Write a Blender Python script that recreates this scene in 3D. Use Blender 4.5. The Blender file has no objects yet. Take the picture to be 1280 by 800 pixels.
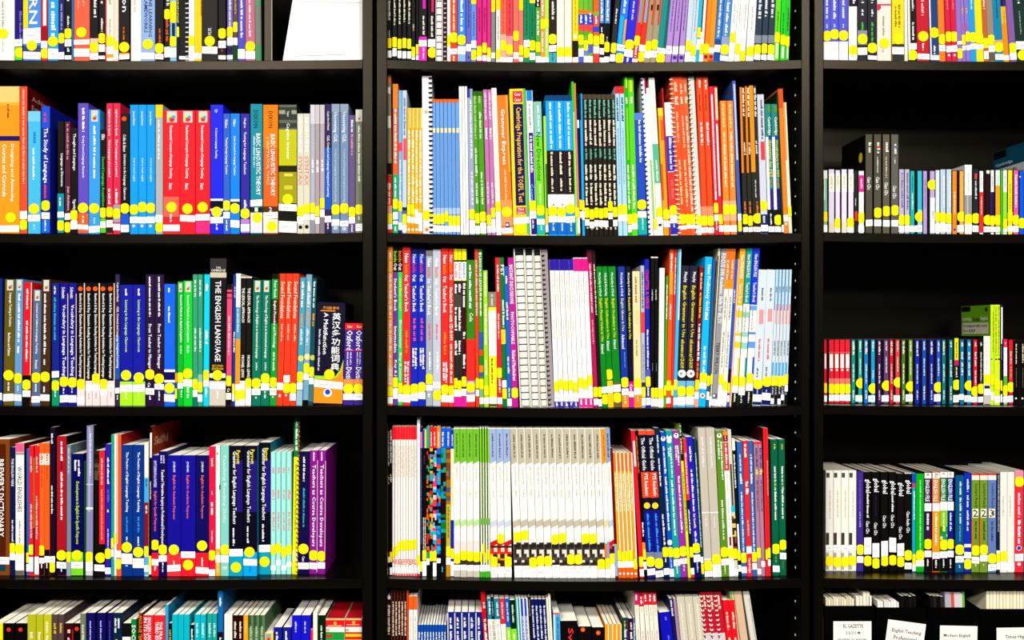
import bpy, bmesh, math, random, zlib
from mathutils import Matrix, Vector

# ---------------------------------------------------------------- camera, world, lights, exposure
S = 0.0015            # metres per photo pixel on the plane of the shelf fronts
D = 2.0               # camera to shelf fronts
VX, VY = 600.0, 420.0 # photo pixel straight ahead of the lens
Z0 = 1.18             # lens height above the floor
scn = bpy.context.scene
COL = scn.collection
cam_d = bpy.data.cameras.new('camera'); cam = bpy.data.objects.new('camera', cam_d); COL.objects.link(cam)
cam.location = (0, -D, Z0); cam.rotation_euler = (math.radians(90), 0, 0)
cam_d.sensor_width = 36; cam_d.lens = 36 * D / (1280 * S)
cam_d.shift_x = (640 - VX) / 1280; cam_d.shift_y = (VY - 400) / 1280
cam_d.clip_start = 0.01
scn.camera = cam
world = bpy.data.worlds.new('world'); scn.world = world; world.use_nodes = True
bgn = world.node_tree.nodes['Background']; bgn.inputs[0].default_value = (1.0, 0.97, 0.92, 1); bgn.inputs[1].default_value = 0.05
def area(name, loc, sx, sy, power, rx=0.0):
    l = bpy.data.lights.new(name, 'AREA'); l.shape = 'RECTANGLE'; l.size = sx; l.size_y = sy; l.energy = power; l.color = (1, 0.975, 0.93)
    o = bpy.data.objects.new(name, l); COL.objects.link(o); o.location = loc; o.rotation_euler = (rx, 0, 0)
    return o
for ly, p in ((-2.75, 140), (-4.6, 205)):
    for lx in (-1.3, 1.3):
        area('ceiling_lamp', (lx, ly, 2.72), 1.5, 0.5, p, 0.3)
vs = scn.view_settings; vs.view_transform = 'Standard'; vs.look = 'None'; vs.gamma = 1.0; vs.use_curve_mapping = False
vs.exposure = 0.4
GAIN = 2.25           # how much brighter than its paint colour a spine comes out under these lamps

# ---------------------------------------------------------------- materials
MATS = {}
def lin(h):
    if len(h) == 3: h = ''.join(c * 2 for c in h)
    v = [int(h[i:i + 2], 16) / 255 for i in (0, 2, 4)]
    return [(c / 12.92 if c <= 0.04045 else ((c + 0.055) / 1.055) ** 2.4) for c in v]
def paint(h, rough=0.42, spec=0.28, grain=False, gain=None):
    k = (h, rough, spec)
    if k in MATS: return MATS[k]
    m = bpy.data.materials.new('paint_' + h); m.use_nodes = True
    n = m.node_tree.nodes; b = n['Principled BSDF']
    c = [min(0.9, x ** 1.12 / (gain or GAIN)) for x in lin(h)] + [1]
    b.inputs['Base Color'].default_value = c
    b.inputs['Roughness'].default_value = rough
    b.inputs['Specular IOR Level'].default_value = spec
    m.diffuse_color = c
    if grain:
        t = n.new('ShaderNodeTexNoise'); t.inputs['Scale'].default_value = 900; t.inputs['Detail'].default_value = 1
        bp = n.new('ShaderNodeBump'); bp.inputs['Strength'].default_value = 0.08; bp.inputs['Distance'].default_value = 0.0004
        m.node_tree.links.new(t.outputs['Fac'], bp.inputs['Height']); m.node_tree.links.new(bp.outputs['Normal'], b.inputs['Normal'])
    MATS[k] = m
    return m
def cover_mat(h): return paint(h, 0.42, 0.03, True)
def print_mat(h): return paint(h, 0.5, 0.02)
STICK = paint('ffe60c', 0.6, 0.03, False, 1.95)
LABEL = paint('fffdfa', 0.55, 0.05, False, 1.95)
LABELPRINT = paint('a29e98', 0.6, 0.03)
def paper_mat():
    m = bpy.data.materials.new('paper_edges'); m.use_nodes = True
    nt = m.node_tree; n = nt.nodes; b = n['Principled BSDF']; b.inputs['Roughness'].default_value = 0.85; b.inputs['Specular IOR Level'].default_value = 0.05
    tc = n.new('ShaderNodeTexCoord'); mp = n.new('ShaderNodeMapping'); mp.inputs['Scale'].default_value = (1800, 3, 3)
    nz = n.new('ShaderNodeTexNoise'); nz.inputs['Scale'].default_value = 1.0; nz.inputs['Detail'].default_value = 2
    rp = n.new('ShaderNodeValToRGB'); rp.color_ramp.elements[0].position = 0.3; rp.color_ramp.elements[0].color = (0.5, 0.46, 0.36, 1)
    rp.color_ramp.elements[1].position = 0.7; rp.color_ramp.elements[1].color = (0.74, 0.71, 0.62, 1)
    nt.links.new(tc.outputs['Object'], mp.inputs[0]); nt.links.new(mp.outputs[0], nz.inputs[0]); nt.links.new(nz.outputs['Fac'], rp.inputs[0]); nt.links.new(rp.outputs[0], b.inputs['Base Color'])
    return m
PAPER = paper_mat()
def wood_mat():
    m = bpy.data.materials.new('black_brown_laminate'); m.use_nodes = True
    nt = m.node_tree; n = nt.nodes; b = n['Principled BSDF']
    tc = n.new('ShaderNodeTexCoord'); mp = n.new('ShaderNodeMapping'); mp.inputs['Scale'].default_value = (60, 60, 60)
    nz = n.new('ShaderNodeTexNoise'); nz.inputs['Scale'].default_value = 5.0; nz.inputs['Detail'].default_value = 4
    rp = n.new('ShaderNodeValToRGB'); rp.color_ramp.elements[0].color = (0.0006, 0.00045, 0.0003, 1); rp.color_ramp.elements[1].color = (0.0014, 0.001, 0.0007, 1)
    nt.links.new(tc.outputs['Object'], mp.inputs[0]); nt.links.new(mp.outputs[0], nz.inputs[0]); nt.links.new(nz.outputs['Fac'], rp.inputs[0]); nt.links.new(rp.outputs[0], b.inputs['Base Color'])
    bp = n.new('ShaderNodeBump'); bp.inputs['Strength'].default_value = 0.12; bp.inputs['Distance'].default_value = 0.0005
    nt.links.new(nz.outputs['Fac'], bp.inputs['Height']); nt.links.new(bp.outputs['Normal'], b.inputs['Normal'])
    b.inputs['Roughness'].default_value = 0.28; b.inputs['Specular IOR Level'].default_value = 0.058
    b.inputs['Specular Tint'].default_value = (1.0, 0.86, 0.6, 1)
    return m
WOOD = wood_mat()
def plain(name, rgb, rough):
    m = bpy.data.materials.new(name); m.use_nodes = True
    nt = m.node_tree; b = nt.nodes['Principled BSDF']; b.inputs['Roughness'].default_value = rough
    nz = nt.nodes.new('ShaderNodeTexNoise'); nz.inputs['Scale'].default_value = 40
    mx = nt.nodes.new('ShaderNodeMix'); mx.data_type = 'RGBA'
    mx.inputs[6].default_value = (*rgb, 1); mx.inputs[7].default_value = (*[c * 0.85 for c in rgb], 1)
    nt.links.new(nz.outputs['Fac'], mx.inputs[0]); nt.links.new(mx.outputs[2], b.inputs['Base Color'])
    return m

# ---------------------------------------------------------------- helpers
def X(px, d=0.0): return (px - VX) * S * (D + d) / D
def Z(py, d=0.0): return Z0 + (VY - py) * S * (D + d) / D
def obj(name, mesh, parent=None, mat=None):
    o = bpy.data.objects.new(name, mesh); COL.objects.link(o)
    if parent: o.parent = parent
    if mat: mesh.materials.append(mat)
    return o
def mesh_of(name, vs_, fs):
    me = bpy.data.meshes.new(name); me.from_pydata(vs_, [], fs); me.update(); return me
def box_data(x0, x1, y0, y1, z0, z1):
    v = [(x0, y0, z0), (x1, y0, z0), (x1, y1, z0), (x0, y1, z0), (x0, y0, z1), (x1, y0, z1), (x1, y1, z1), (x0, y1, z1)]
    return v, [(0, 3, 2, 1), (4, 5, 6, 7), (0, 1, 5, 4), (1, 2, 6, 5), (2, 3, 7, 6), (3, 0, 4, 7)]
def prism(profile, z0, z1):
    n = len(profile)
    v = [(x, y, z0) for x, y in profile] + [(x, y, z1) for x, y in profile]
    f = [tuple(range(n))[::-1], tuple(range(n, 2 * n))] + [(i, (i + 1) % n, n + (i + 1) % n, n + i) for i in range(n)]
    return v, f
def tag(o, label, cat, group=None):
    o['label'] = label; o['category'] = cat
    if group: o['group'] = group
def merge(parts):
    V, F = [], []
    for v, f in parts:
        k = len(V); V += v; F += [tuple(i + k for i in q) for q in f]
    return V, F

# ---------------------------------------------------------------- room shell
def slab(name, x0, x1, y0, y1, z0, z1, m):
    v, f = box_data(x0, x1, y0, y1, z0, z1)
    o = obj(name, mesh_of(name, v, f), None, m); o['kind'] = 'structure'; return o
slab('floor', -3.2, 3.2, -7.5, 0.32, -0.05, 0.0, plain('dark_carpet', (0.012, 0.011, 0.01), 0.9))
slab('wall_back', -3.2, 3.2, 0.3, 0.35, 0.0, 2.8, plain('white_wall', (0.7, 0.69, 0.66), 0.8))
slab('ceiling', -3.2, 3.2, -7.5, 0.35, 2.8, 2.85, plain('white_ceiling', (0.72, 0.71, 0.68), 0.8))

# ---------------------------------------------------------------- bookcases
SHELF_Y = {1: 74.5, 2: 291.0, 3: 507.0, 4: 723.5, 5: 937.0}
CASES = {'L': (-66.5, -53.5, 453.0, 466.0), 'C': (470.5, 484.0, 1001.5, 1012.5), 'R': (1017.5, 1029.5, 1550.0, 1562.0)}
SAG = {'L': 1.6, 'C': 3.6, 'R': 2.4}
def shelf_z(col, row, x):
    a, b = X(CASES[col][1]), X(CASES[col][2])
    t = (x - a) / (b - a) * 2 - 1
    y = SHELF_Y[row] - (0.6 if col == 'R' and row > 1 else 0)
    return Z(y) - SAG[col] * S * max(0.0, 1 - t * t)
def sagging_board(col, row, x0, x1, y1, th):
    n = 20; V, F = [], []
    for i in range(n + 1):
        x = x0 + (x1 - x0) * i / n; z = shelf_z(col, row, x)
        V += [(x, 0.001, z - th), (x, 0.0, z - th + 0.001), (x, 0.0, z - 0.001), (x, 0.001, z), (x, y1, z), (x, y1, z - th)]
    for i in range(n):
        for k in range(6):
            a = i * 6 + k; b = i * 6 + (k + 1) % 6
            F.append((a, a + 6, b + 6, b))
    F += [(0, 1, 2, 3, 4, 5), tuple(n * 6 + k for k in (5, 4, 3, 2, 1, 0))]
    return V, F
def panel(x0, x1, z0, z1, depth=0.28):
    c = 0.0012
    return prism([(x0, depth), (x0, c), (x0 + c, 0), (x1 - c, 0), (x1, c), (x1, depth)], z0, z1)
TOPZ = Z(-140)
def bookcase(col, label):
    a0, a1, b0, b1 = [X(p) for p in CASES[col]]
    root = bpy.data.objects.new('bookcase', None); COL.objects.link(root)
    tag(root, label, 'bookcase', 'bookcases side by side')
    for x0, x1 in ((a0, a1), (b0, b1)):
        obj('side_panel', mesh_of('side_panel', *panel(x0, x1, 0, TOPZ)), root, WOOD)
    for r in SHELF_Y:
        obj('shelf', mesh_of('shelf', *sagging_board(col, r, a1, b0, 0.272, 0.0175)), root, WOOD)
    obj('top_panel', mesh_of('top_panel', *box_data(a1, b0, 0.0, 0.272, TOPZ - 0.02, TOPZ)), root, WOOD)
    obj('bottom_shelf', mesh_of('bottom_shelf', *box_data(a1, b0, 0.0, 0.272, 0.07, 0.09)), root, WOOD)
    obj('plinth', mesh_of('plinth', *box_data(a1, b0, 0.03, 0.045, 0.0, 0.07)), root, WOOD)
    obj('back_panel', mesh_of('back_panel', *box_data(a0 + .004, b1 - .004, 0.272, 0.277, 0.0, TOPZ)), root, WOOD)
    if col == 'C':
        pm = plain('pale_chipboard', (0.75, 0.7, 0.58), 0.7)
        ring = [(math.cos(t * math.pi / 4) * 0.0022, math.sin(t * math.pi / 4) * 0.0022) for t in range(8)]
        me = bpy.data.meshes.new('shelf_pin_hole')
        me.from_pydata([(-0.0006, y, z) for y, z in ring] + [(0.001, y, z) for y, z in ring], [], [tuple(range(8))[::-1]] + [(i, (i + 1) % 8, 8 + (i + 1) % 8, 8 + i) for i in range(8)])
        me.materials.append(pm)
        z = Z(6.0) + 0.032 * 2
        while z > 0.2:
            o = obj('shelf_pin_hole', me, root); o.location = (b0, 0.037, z); z -= 0.0322
bookcase('L', 'black-brown bookcase with a blank white card standing on its upper shelf')
bookcase('C', 'black-brown bookcase holding comb-bound manuals and a white grey-topped row of books')
bookcase('R', 'black-brown bookcase holding rows of disc cases and labelled magazine files')

# ---------------------------------------------------------------- lettering (text shapes made once, then fitted into place)
DATA = '''
@L1 75 75
-6 18 -88 0 fbf8ee; m aaa090 2 36 .4 3; d 42 .42; m cccccc 52 66 .4 2
18.5 28 -70 0 1a0a80; m 8877dd 14 48 .75 3.5; l 49-58; b 60e020 59 75; d 66 .72
29 51 -92 0 4f96e6; b ffe000 -92 35 0 .27; T ffffff -45 30 .58 9 LEARN; l 35-54; b 3a5090 57 65; d 57; l 65-74
51.5 59.5 -80 0 ee1830; b fff0f0 -70 32 .3 .8; b b01018 33 50; l 51-60; d 67 .6
60 73 -98 0 18a8e8; m ffffff -60 45 .5 7; d 52; l 61-74
73.5 80.5 -75 0 2a2370; m b0a8e0 5 38 .5 3; d 48; l 65-74
81 89.5 -84 0 100c0a; m ffffff -40 2 .5 4; m fff0e0 20 35 .5 3; d 42; l 49-58; m ffffff 60 67 .5 3; l 69-74
89.5 92 -60 0 2a78b8
92 112 -96 0 ef6a4a; m ffb090 -50 12 .3 3; m ffb090 -50 8 .62 3; d 40.5; l 50-56; l 61-71
112.5 123 -70 0 100c0a; m ffffff 0 23 .6 4; b f8c8b8 48 75; d 59; l 67-74
123.5 131.5 -88 0 14100c; m ffffff -30 6 .5 4; m fff0e0 23 40 .5 3; d 48; l 56-65; l 70-74
131.5 133 -60 0 e81850
133 142 -93 0 fff0dc; m b0a890 -50 6 .5 4; m c0b8a0 24 44 .5 3; d 51; l 59-68; b ffa820 68 72
142 148 -74 0 fde0cc; d 57; l 62-74
149 162 -97 0 1c120c; T ffffff -60 15 .55 6 Motivation; m f87818 34 52 .45 3; d 59; b ffa020 66 68; l 68-74
163.5 176.5 -82 0 fffaf4; m ffc8b0 0 16 .4 4
176.5 193.5 -90 0 9ab8e6; T 2a3c80 -50 46 .68 4 CASES IN ONLINE LEARNING; t 2a3c80 -50 41 .35 4 ASSESSMENT FRAMEWORKS; d 55.5; l 66-74
194 204.5 -76 0 120c0a; m f87020 36 53 .55 3; d 60.5; l 67-74
205.5 212.5 -95 0 120c0a; m ffffff -20 9 .6 4; d 18; m f86018 24 54 .5 4; l 59-72
212.5 220.5 -78 0 8ac4e8; b f8e810 2 28; b 203048 29 46 .3 .8; d 52; l 60-72
221 224 -80 0 141410; m f0e060 -40 30 .5 2; d 40
224 236 -90 0 14100e; k coil f0f0f0 .86; l 70-74
236 243 -70 0 fffdf8; d 51; l 58-73
243 252 -88 0 ffd400; b f03010 -88 20 .9 1; l 67-74
252.5 272 -100 0 2a241c; H ffffff 35 39 4 BRUCE; H ffffff 40 44 4 KLATT; d 51.5; l 58-67
273 282.5 -66 0 100c0a; d 42; l 51-60; m f03020 62 66 .5 3; l 69-74
284 291 -90 0 7a70c8; m fff4e0 0 33 .5 3; d 40; l 47-57; b 302a58 58 68; l 69-74
291.5 297 -84 0 6a5038; m c8a060 -30 18 .5 3; d 34; l 47-56; b 1a5020 57 75
297.5 306.5 -96 0 5a50c8; m ffffff -50 48 .5 3.5; l 62-74
307 319 -86 -4 c8708c; m fff0e8 -40 46 .45 3; d 58; l 64-74
319.5 327 -88 -4 80887a; b 60a070 -88 8; b 50a068 56 75; c 80887a
@C1 76 77
484 489.5 -104 0 14100c; m f0ecc8 -60 26 .5 2.5; m e0e0e0 38 46 .5 1.5; d 54; l 63-72
490.5 496 -104 0 14100c; m f0ecc8 -60 32 .5 2.5; d 53; l 60-70
497 502 -104 0 14100c; m f0ecc8 -60 30 .5 2.5; d 55; l 64-73
503 508 -104 0 14100c; m f0ecc8 -60 29 .5 2.5; d 54; l 64-73
509 514 -104 0 14100c; m f0ecc8 -60 31 .5 2.5; d 55; l 64-73
514.5 519 -98 0 16120e; m d8c890 30 38 .5 2; d 65; l 72-75
520 523.3 -90 0 0c0a08; d 62; l 69-75
523.5 533.5 -106 0 1a1414; b f020c0 -106 11 .5 .85; m fffff0 20 44 .6 3; b f030c8 46 50; l 50-58; b f030c8 59 77; m ffe0f8 60 74 .6 3
535 544 -106 0 161210; b f02078 -106 15 .5 .8; m fffff0 20 46 .55 3; b e8e8e0 49 59; l 50-59; d 66 .6
544.5 553.5 -108 0 f4f0ea; k comb
553.5 559 -108 0 301020; k coil f0c8d8 .5
559 563 -95 0 fffaf4; d 51; l 57-75
563 571.5 -100 0 f04818; m fff0d8 -40 40 .5 3; d 47; l 61-68; m fff0e0 70 77 .5 3
572 582 -104 0 3a8eec; m ffffff -50 41 .5 4; d 50; l 58-68; m ffffff 69 75 .5 3; b 98b8f0 68 77
582.5 589 -102 0 6a6ccc; m 3a3a90 -20 35 .5 2; l 55-64; m 202060 70 74 .5 2
589 595.5 -100 0 6a9ae2; b f8e810 -20 5; m 3050a0 15 45 .5 2; l 51-60; d 69
596 602.5 -98 0 de2486; m a01060 10 40 .5 2; d 64; l 71-76
603 608.5 -98 0 e0308e; m a01060 10 40 .5 2; d 60; l 69-76
609 613.5 -98 0 e0308e; d 66; l 72-77
614 619 -95 0 8e8e8a; b f8e010 -20 15; l 66-73
620 625.5 -95 0 ececec; b f8e010 -20 12; m b0b0b0 20 50 .5 2; d 68; l 72-78
625.5 633 -102 0 f4704e; m d05030 -20 42 .5 2; b ffb498 43 72; d 57; l 72-78
633 641 -102 0 ea4858; m c02838 -20 42 .5 2; b f8a0a0 45 70; d 62; l 71-78
641.5 648.5 -102 0 f47868; d 45; l 66-74
648.5 654 -102 0 f48070; b f8e010 -10 13; d 63; l 72-77
654.5 662 -100 0 0c9462; m 066040 -30 46 .5 2; l 50-59; d 66 .4
662 669 -100 0 0c8a58; b f8e840 -20 4; m 066040 10 45 .5 2; d 57; l 66-75
669.5 675.5 -98 0 5ab440; b 100c10 -98 9; m ffffff -20 8 .5 3; m ffffff 14 45 .5 3; d 59; l 70-78
675.5 681 -98 0 fba040; m ffffff -30 22 .5 3; b fff010 24 36; m ffffff 40 66 .5 3; l 71-78
681 686 -98 0 bce660; b fff010 24 34; m ffffff 36 60 .5 2; l 72-78
686 695.5 -100 0 2a1a12; m ffffff -40 25 .55 4; d 49; l 57-65; b 48b4bc 66 79; m 207080 67 77 .5 3
696 715 -100 0 f4ecdf; *2; d 65; l 71-78
715.5 723 -98 0 ffe200; m d8a000 -20 42 .5 2; o ffffff 45.5 2.4; b 2a1a0c 51 72; l 72-78
723 729.5 -100 0 7ac030; b f88020 12 17; b 3048d8 18 31; m ffffff 19 30 .5 3; b f05048 31 39; b 60b030 39 44; d 50; l 61-71; b 5868d8 71 79
729.5 735 -100 0 7ac030; b f88020 12 17; b 3048d8 18 31; m ffffff 19 30 .5 3; b f05048 31 39; b 60b030 39 44; b 7a88e0 62 70; d 57; l 70-78
735 741 -100 0 6aba30; b f88020 14 18; b 3048d8 18 31; m ffffff 16 28 .5 3; b f05048 31 40; d 49; b 5868d8 56 66; l 70-78
741.5 749 -100 0 f86c20; b 78c030 15 19; b f05040 20 32; m ffffff 20 30 .5 3; b 4050d0 33 40; d 51; l 58-67; b f04838 68 79
749.5 755 -102 0 5a92da; m ffffff -30 27 .5 3; b 141210 29 78; m ffffff 34 44 .5 2; d 49; l 60-68; l 72-78
755 761.5 -102 2 5a92da; m ffffff -30 27 .5 3; b 141210 29 78; m d0d0d0 46 54 .5 2; d 59; l 71-78
762 768.5 -104 9 2a2a26; m ffffff 11 30 .5 2.5; d 60 .6; l 68-77
769 779 -106 10 1a80ea; m ffffff -40 18 .5 4; b 20b8f4 20 56 .1 .55; b ffb020 24 55 .7 .95; l 56-64; d 73
779 790 -104 11 2826dc; m e0dcff -20 25 .5 3; d 56; l 62-71; m ffffff 72 78 .5 4
790 797 -104 10 e23020; b 30c0e8 -60 28 .35 .7; b ffa020 -40 30 .85 1; d 51; m ffffff 58 72 .5 3; l 74-78
797 804.5 -104 10 e23020; b 50c8e8 -60 28 .35 .7; l 56-64; d 71
804.5 812 -104 10 ac9c7c; b e84820 -50 31 .6 .9; b 201a18 6 13 .3 .6; d 58; l 64-73
812 820 -104 10 ac9c7c; b e84820 -50 31 .6 .9; b 201a18 6 13 .3 .6; d 56; l 63-72
820 830.5 -104 10 10928c; b 0a7070 -104 60 .7 1; l 60-67; d 73
831 838.5 -102 9 b892d8; m 7050a0 -30 40 .5 2; l 58-68; m c0a0e0 69 76 .5 3
839.5 846.5 -102 9 b892d8; m 7050a0 -30 40 .5 2; l 58-68; o 5838a0 72 2.5
848 854.5 -102 8 b892d8; m 7050a0 -30 40 .5 2; l 58-68; o 5030a0 72 2.5
855.5 862 -100 7 ccdce8; d 57; l 66-77
862 869 -100 7 ccdce8; m a0b0c0 -20 40 .5 2; d 63; l 70-77
869 873.5 -100 6 10bcdc; d 41; l 54-62; b e8f8f8 49 56
873.5 878.5 -100 6 f4f0e8; b 10402a -100 40 0 .3; d 61; l 69-77
878.5 885 -100 7 ff9000; b e04010 -100 60 0 .2; d 61; o a02040 71 2.5
885 891.5 -100 7 ff9c10; l 60-67; o a02040 71 2.5; b f05020 74 77
891.5 899 -102 8 3a82cc; m ffffff -30 47 .5 3; b 1a58a8 49 76; l 56-65
899.5 909.5 -102 8 4a8cd4; m ffffff -30 46 .5 4; b 98a8d0 46 70; d 62; l 70-76
910 917 -100 5 fdfcf6; m c8c0b8 5 30 .5 2; d 47; l 54-75
917.5 924 -100 5 fdfcf6; m c8c0b8 5 30 .5 2; d 61
924 931 -100 5 fdfcf6; m c8c0b8 5 38 .5 2; d 70
932 942 -100 5 fdfcf6; m c8c0b8 8 38 .5 2; d 64
942 950 -100 4 2a3e52; m ffffff -30 23 .5 4; b 8a94a0 44 54; d 62; l 68-75
951 958 -100 4 2a3e52; m ffffff -30 23 .5 4; b 8a94a0 44 54; d 61; l 68-75
959 967 -100 4 2a3e52; m ffffff -30 23 .5 4; b 8a94a0 44 54; d 62; l 68-75
967 973.5 -100 3 72dc20; m 309010 14 40 .5 2; d 47; b e8f8d0 54 73 .3 .8
974.5 981 -100 2 16d420; m 0a8010 16 44 .5 2; d 50; b e8f8d0 58 73 .3 .8
981 986 -98 2 30ca28; m 0a6010 10 40 .5 2; d 52; b d8e8b8 58 73 .4 .8
@R1 76 76
1029.5 1038 -90 0 5a60d4; m f0f0d8 -40 24 .5 4; m d0d0ff 30 36 .5 3; b fcfaf6 52 76; d 45
1038 1048 -90 0 5a60d4; m f0f0d8 -40 24 .5 4; m d0d0ff 30 36 .5 3; b fcfaf6 52 76; d 43
1048.5 1060 -90 0 5a60d4; m f0f0d8 -40 24 .5 4; m d0d0ff 30 36 .5 3; b fcfaf6 52 76; d 44.5
1061 1071.5 -84 0 fbfaf4; b 2a1a3c -84 8; m ffffff -20 5 .6 4; d 63; l 68-74
1072 1084 -98 0 2c2a34; m ffffff -30 4 .5 4; m ffffff 12 21 .5 3; m 40e050 28 40 .5 3; b 9898a8 38 56; d 49; l 60-69
1084.5 1096 -98 0 2a2832; m ffffff -30 4 .5 4; m ffffff 12 21 .5 3; m 40e050 28 52 .5 3; d 60; l 70-75
1096.5 1114 -92 0 f4e6da; b f04870 5 7; o f02850 9 4 .04; m a09888 20 45 .45 3; d 54; m c8b090 62 66 .4 3
1115 1130 -96 0 ffde10; m 807010 6 36 .6 3; m 807010 8 34 .3 3; d 49; b 403c38 55 76; l 59-68
1131 1135 -90 -6 f0ece0
1135.5 1146 -95 -8 16120e; b f4f0e8 -95 75 0 .25; m ffffff -10 14 .6 3; m ffffff 28 50 .6 3; l 54-62; d 69
1146.5 1162 -95 -8 ca1832; m ffc8c8 -40 20 .5 4; d 45.5; m ffffff 54 64 .5 3; l 67-74
1163 1174 -98 -8 1e4a82; b d8e0e8 -98 70 0 .18; d 41; m ffffff 57 68 .5 3; l 69-75
1174 1183 -92 -8 f98a20; d 49; l 56-64
1183 1197 -92 -7 da2048; *2; m ff90a0 -20 12 .5 2; d 46; l 57-65; o e8e8ff 69 1.5
1197 1203 -92 -5 9a7aca; d 67; l 52-56
1203 1208 -92 -5 9a7aca; m f8c020 10 18 .5 2; m f04880 30 38 .5 2; d 50; l 57-63
1208 1213 -92 -5 9a7aca; m f8c020 10 18 .5 2; m f04880 30 38 .5 2; d 46; l 57-63
1213 1221 -94 -6 1ea4e4; m e0f4ff -20 12 .5 2; d 47; l 55-62
1221 1230 -94 -6 ffe410; d 48; l 56-62
1230 1236 -90 -5 c46a38; m ffe0c0 -10 12 .5 3; d 54; l 64-74
1236 1244 -90 -5 a48c7c; d 50; l 57-65; b 706058 66 76
1244 1254.5 -98 -6 0a8cb4; m 055870 -10 24 .5 2; b f8a080 50 60; d 59; l 68-75
1254.5 1262 8 -6 f9ba20; m c08010 14 34 .5 2; b e89818 30 76; l 69-75
1262.5 1271 -95 -8 8a62aa; d 60; l 66-75
1271 1286 -98 -9 1c3a30; m f4f0e0 -40 6 .5 4; m a0b0a0 14 43 .5 2; l 52-62; d 69
@L2 291 291
-4 24.5 108 0 f9a21c; h; b ffd080 108 128; b f8b83a 128 132; m 704010 130 148 .5 3; b 2a1a70 170 176; T ffffff 180 252 .68 4.6 Designing and Assessing; t ffffff 180 246 .34 4.6 Courses and Curricula; d 272 .62; l 282-290
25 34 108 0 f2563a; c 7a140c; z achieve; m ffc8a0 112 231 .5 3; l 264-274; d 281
35 50.5 139 0 4cc0ee; b 80d0f0 139 152; m 2090c0 165 182 .55 5; m ffffff 185 226 .45 3.2; d 261; l 269-277; m d0f0ff 280 288 .5 2
52 62.5 133 0 1a2aa4; b 2a58d8 133 160; m f04050 141 153 .4 4; T ffffff 160 229 .45 6 The Study of Language; m ff5060 231 250 .45 4; d 257; l 266-274; b 1870e8 275 291; m ffffff 275 289 .45 2.5
72 80 152 0 14100c; T ffffff 192 233 .65 3.6 Language as Discourse; b 1096ae 242 291; m ffffff 247 258 .4 3; l 265-272; d 282 .5
81 88 152 0 5a203c; m e090b0 155 200 .5 3; t e8c8d8 233 263 .6 3.6 Jean Aitchison; l 267-275; d 284
88.5 97 160 0 120e0a; T ffffff 167 213 .5 4 Thought and Language; t ffffff 249 262 .5 4 Vygotsky; d 269; l 276-287
97.5 110.5 129 0 6a54c4; m ffffff 135 165 .5 3.5; T ffffff 170 222 .5 3.4 Doing Second Language Research; d 260; b ff6a20 267 291; l 281-287; m ffffff 270 279 .5 3
111 125 137 0 3ca2ea; q 138 152; m ffffff 157 225 .5 3.5; d 260.5; m d0ecff 272 281 .5 2.5; l 283-291
125.5 132.5 162 0 12100a; t ffffff 168 175 .5 3.5 Ellis; T 40e050 196 258 .45 4 Second Language Acquisition; d 266; b 60d020 273 291; l 277-285
133 141 129 0 e42c52; t ffffff 137 170 .45 3 Lightbown & Spada; T ffffff 175 221 .45 3.4 How Languages are Learned; m ffffff 236 258 .45 3; d 265; b 3a2820 272 291; l 275-284
141.5 150.5 129 0 e42c52; t ffffff 137 170 .45 3 Lightbown & Spada; T ffffff 175 221 .45 3.4 How Languages are Learned; m ffffff 236 258 .45 3; b a8a0b8 256 278; d 267; l 280-288
151 161.5 142 0 120e0a; o ff5a20 148.5 3 .4; t ffffff 168 190 .45 3.5 Collie & Slater; T ffffff 193 250 .45 3.8 Literature in the Language Classroom; d 260.5; b 2062d2 267 291; l 281-290
162.5 194 131 0 0aa2ea; *3; t ffffff 139 157 .45 3 Jeremy Harmer; T e0f4ff 198 227 .5 3 how to teach english; d 262,259,260; l 271-279; o f0d0d8 282.5 1.8 .45
194.5 203.5 131 0 b4b4b4; b ffd820 131 147; m f0f0f0 150 200 .45 3; l 269-278; d 284 .6
204 225 138 0 f8202e; q 139 153; T ffffff 157 223 .45 4.2 Fundamental Concepts of Language Teaching; t ffffff 229 237 .45 4 Stern; b f87058 246 271 .02 .93; d 259; m ffffff 268 279 .45 3; l 281-289
225 244 138 0 f8202e; q 139 153; T ffffff 157 223 .45 4.2 Fundamental Concepts of Language Teaching; t ffffff 229 237 .45 4 Stern; d 261; l 269-277
244.5 262.5 138 0 f8202e; q 139 153; T ffffff 157 223 .45 4.2 Fundamental Concepts of Language Teaching; t ffffff 229 237 .45 4 Stern; d 259; l 268-276; b f03888 277 291
263 279 131 0 1e2ae4; t ffffff 137 141 .45 3.6 Ur; T ffffff 160 198 .45 3.2 A Course in Language Teaching; b ffffff 248.5 251; b 0a0a28 251 260; b ffffff 261 263.5; d 265; l 271-279; m ffffff 280 289 .5 2.5
279.2 287.5 142 0 386acc; t ffffff 149 160 .45 3 Wallace; T ffffff 172 218 .45 3.2 Training Foreign Language Teachers; d 257; l 265-273; m ffffff 275 289 .5 2.4
288 299.5 142 0 0c8af4; t ffffff 149 158 .45 3 Wallace; T ffffff 170 219 .45 3.2 Action Research for Language Teachers; b ffffff 249 252; b 0a2050 252 256; d 260.5; l 275-284
301 312 142 0 3a2aa4; t ffffff 148 160 .45 3 Hughes; T ffffff 165 218 .45 3.6 Testing for Language Teachers; m ffffff 250 260 .5 4; d 267; b c088dc 274 291; l 280-289
313 328 130 0 1094a4; t 0a4a58 138 160 .45 5 DIXON; T ffffff 167 244 .66 5 BASIC LINGUISTIC THEORY; m c8e8f0 170 210 .32 3; l 250-258; b 2a2018 259 265; H ffffff 259.5 264.5 4 1; b e4e4f4 266 291; d 272 .58
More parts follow.
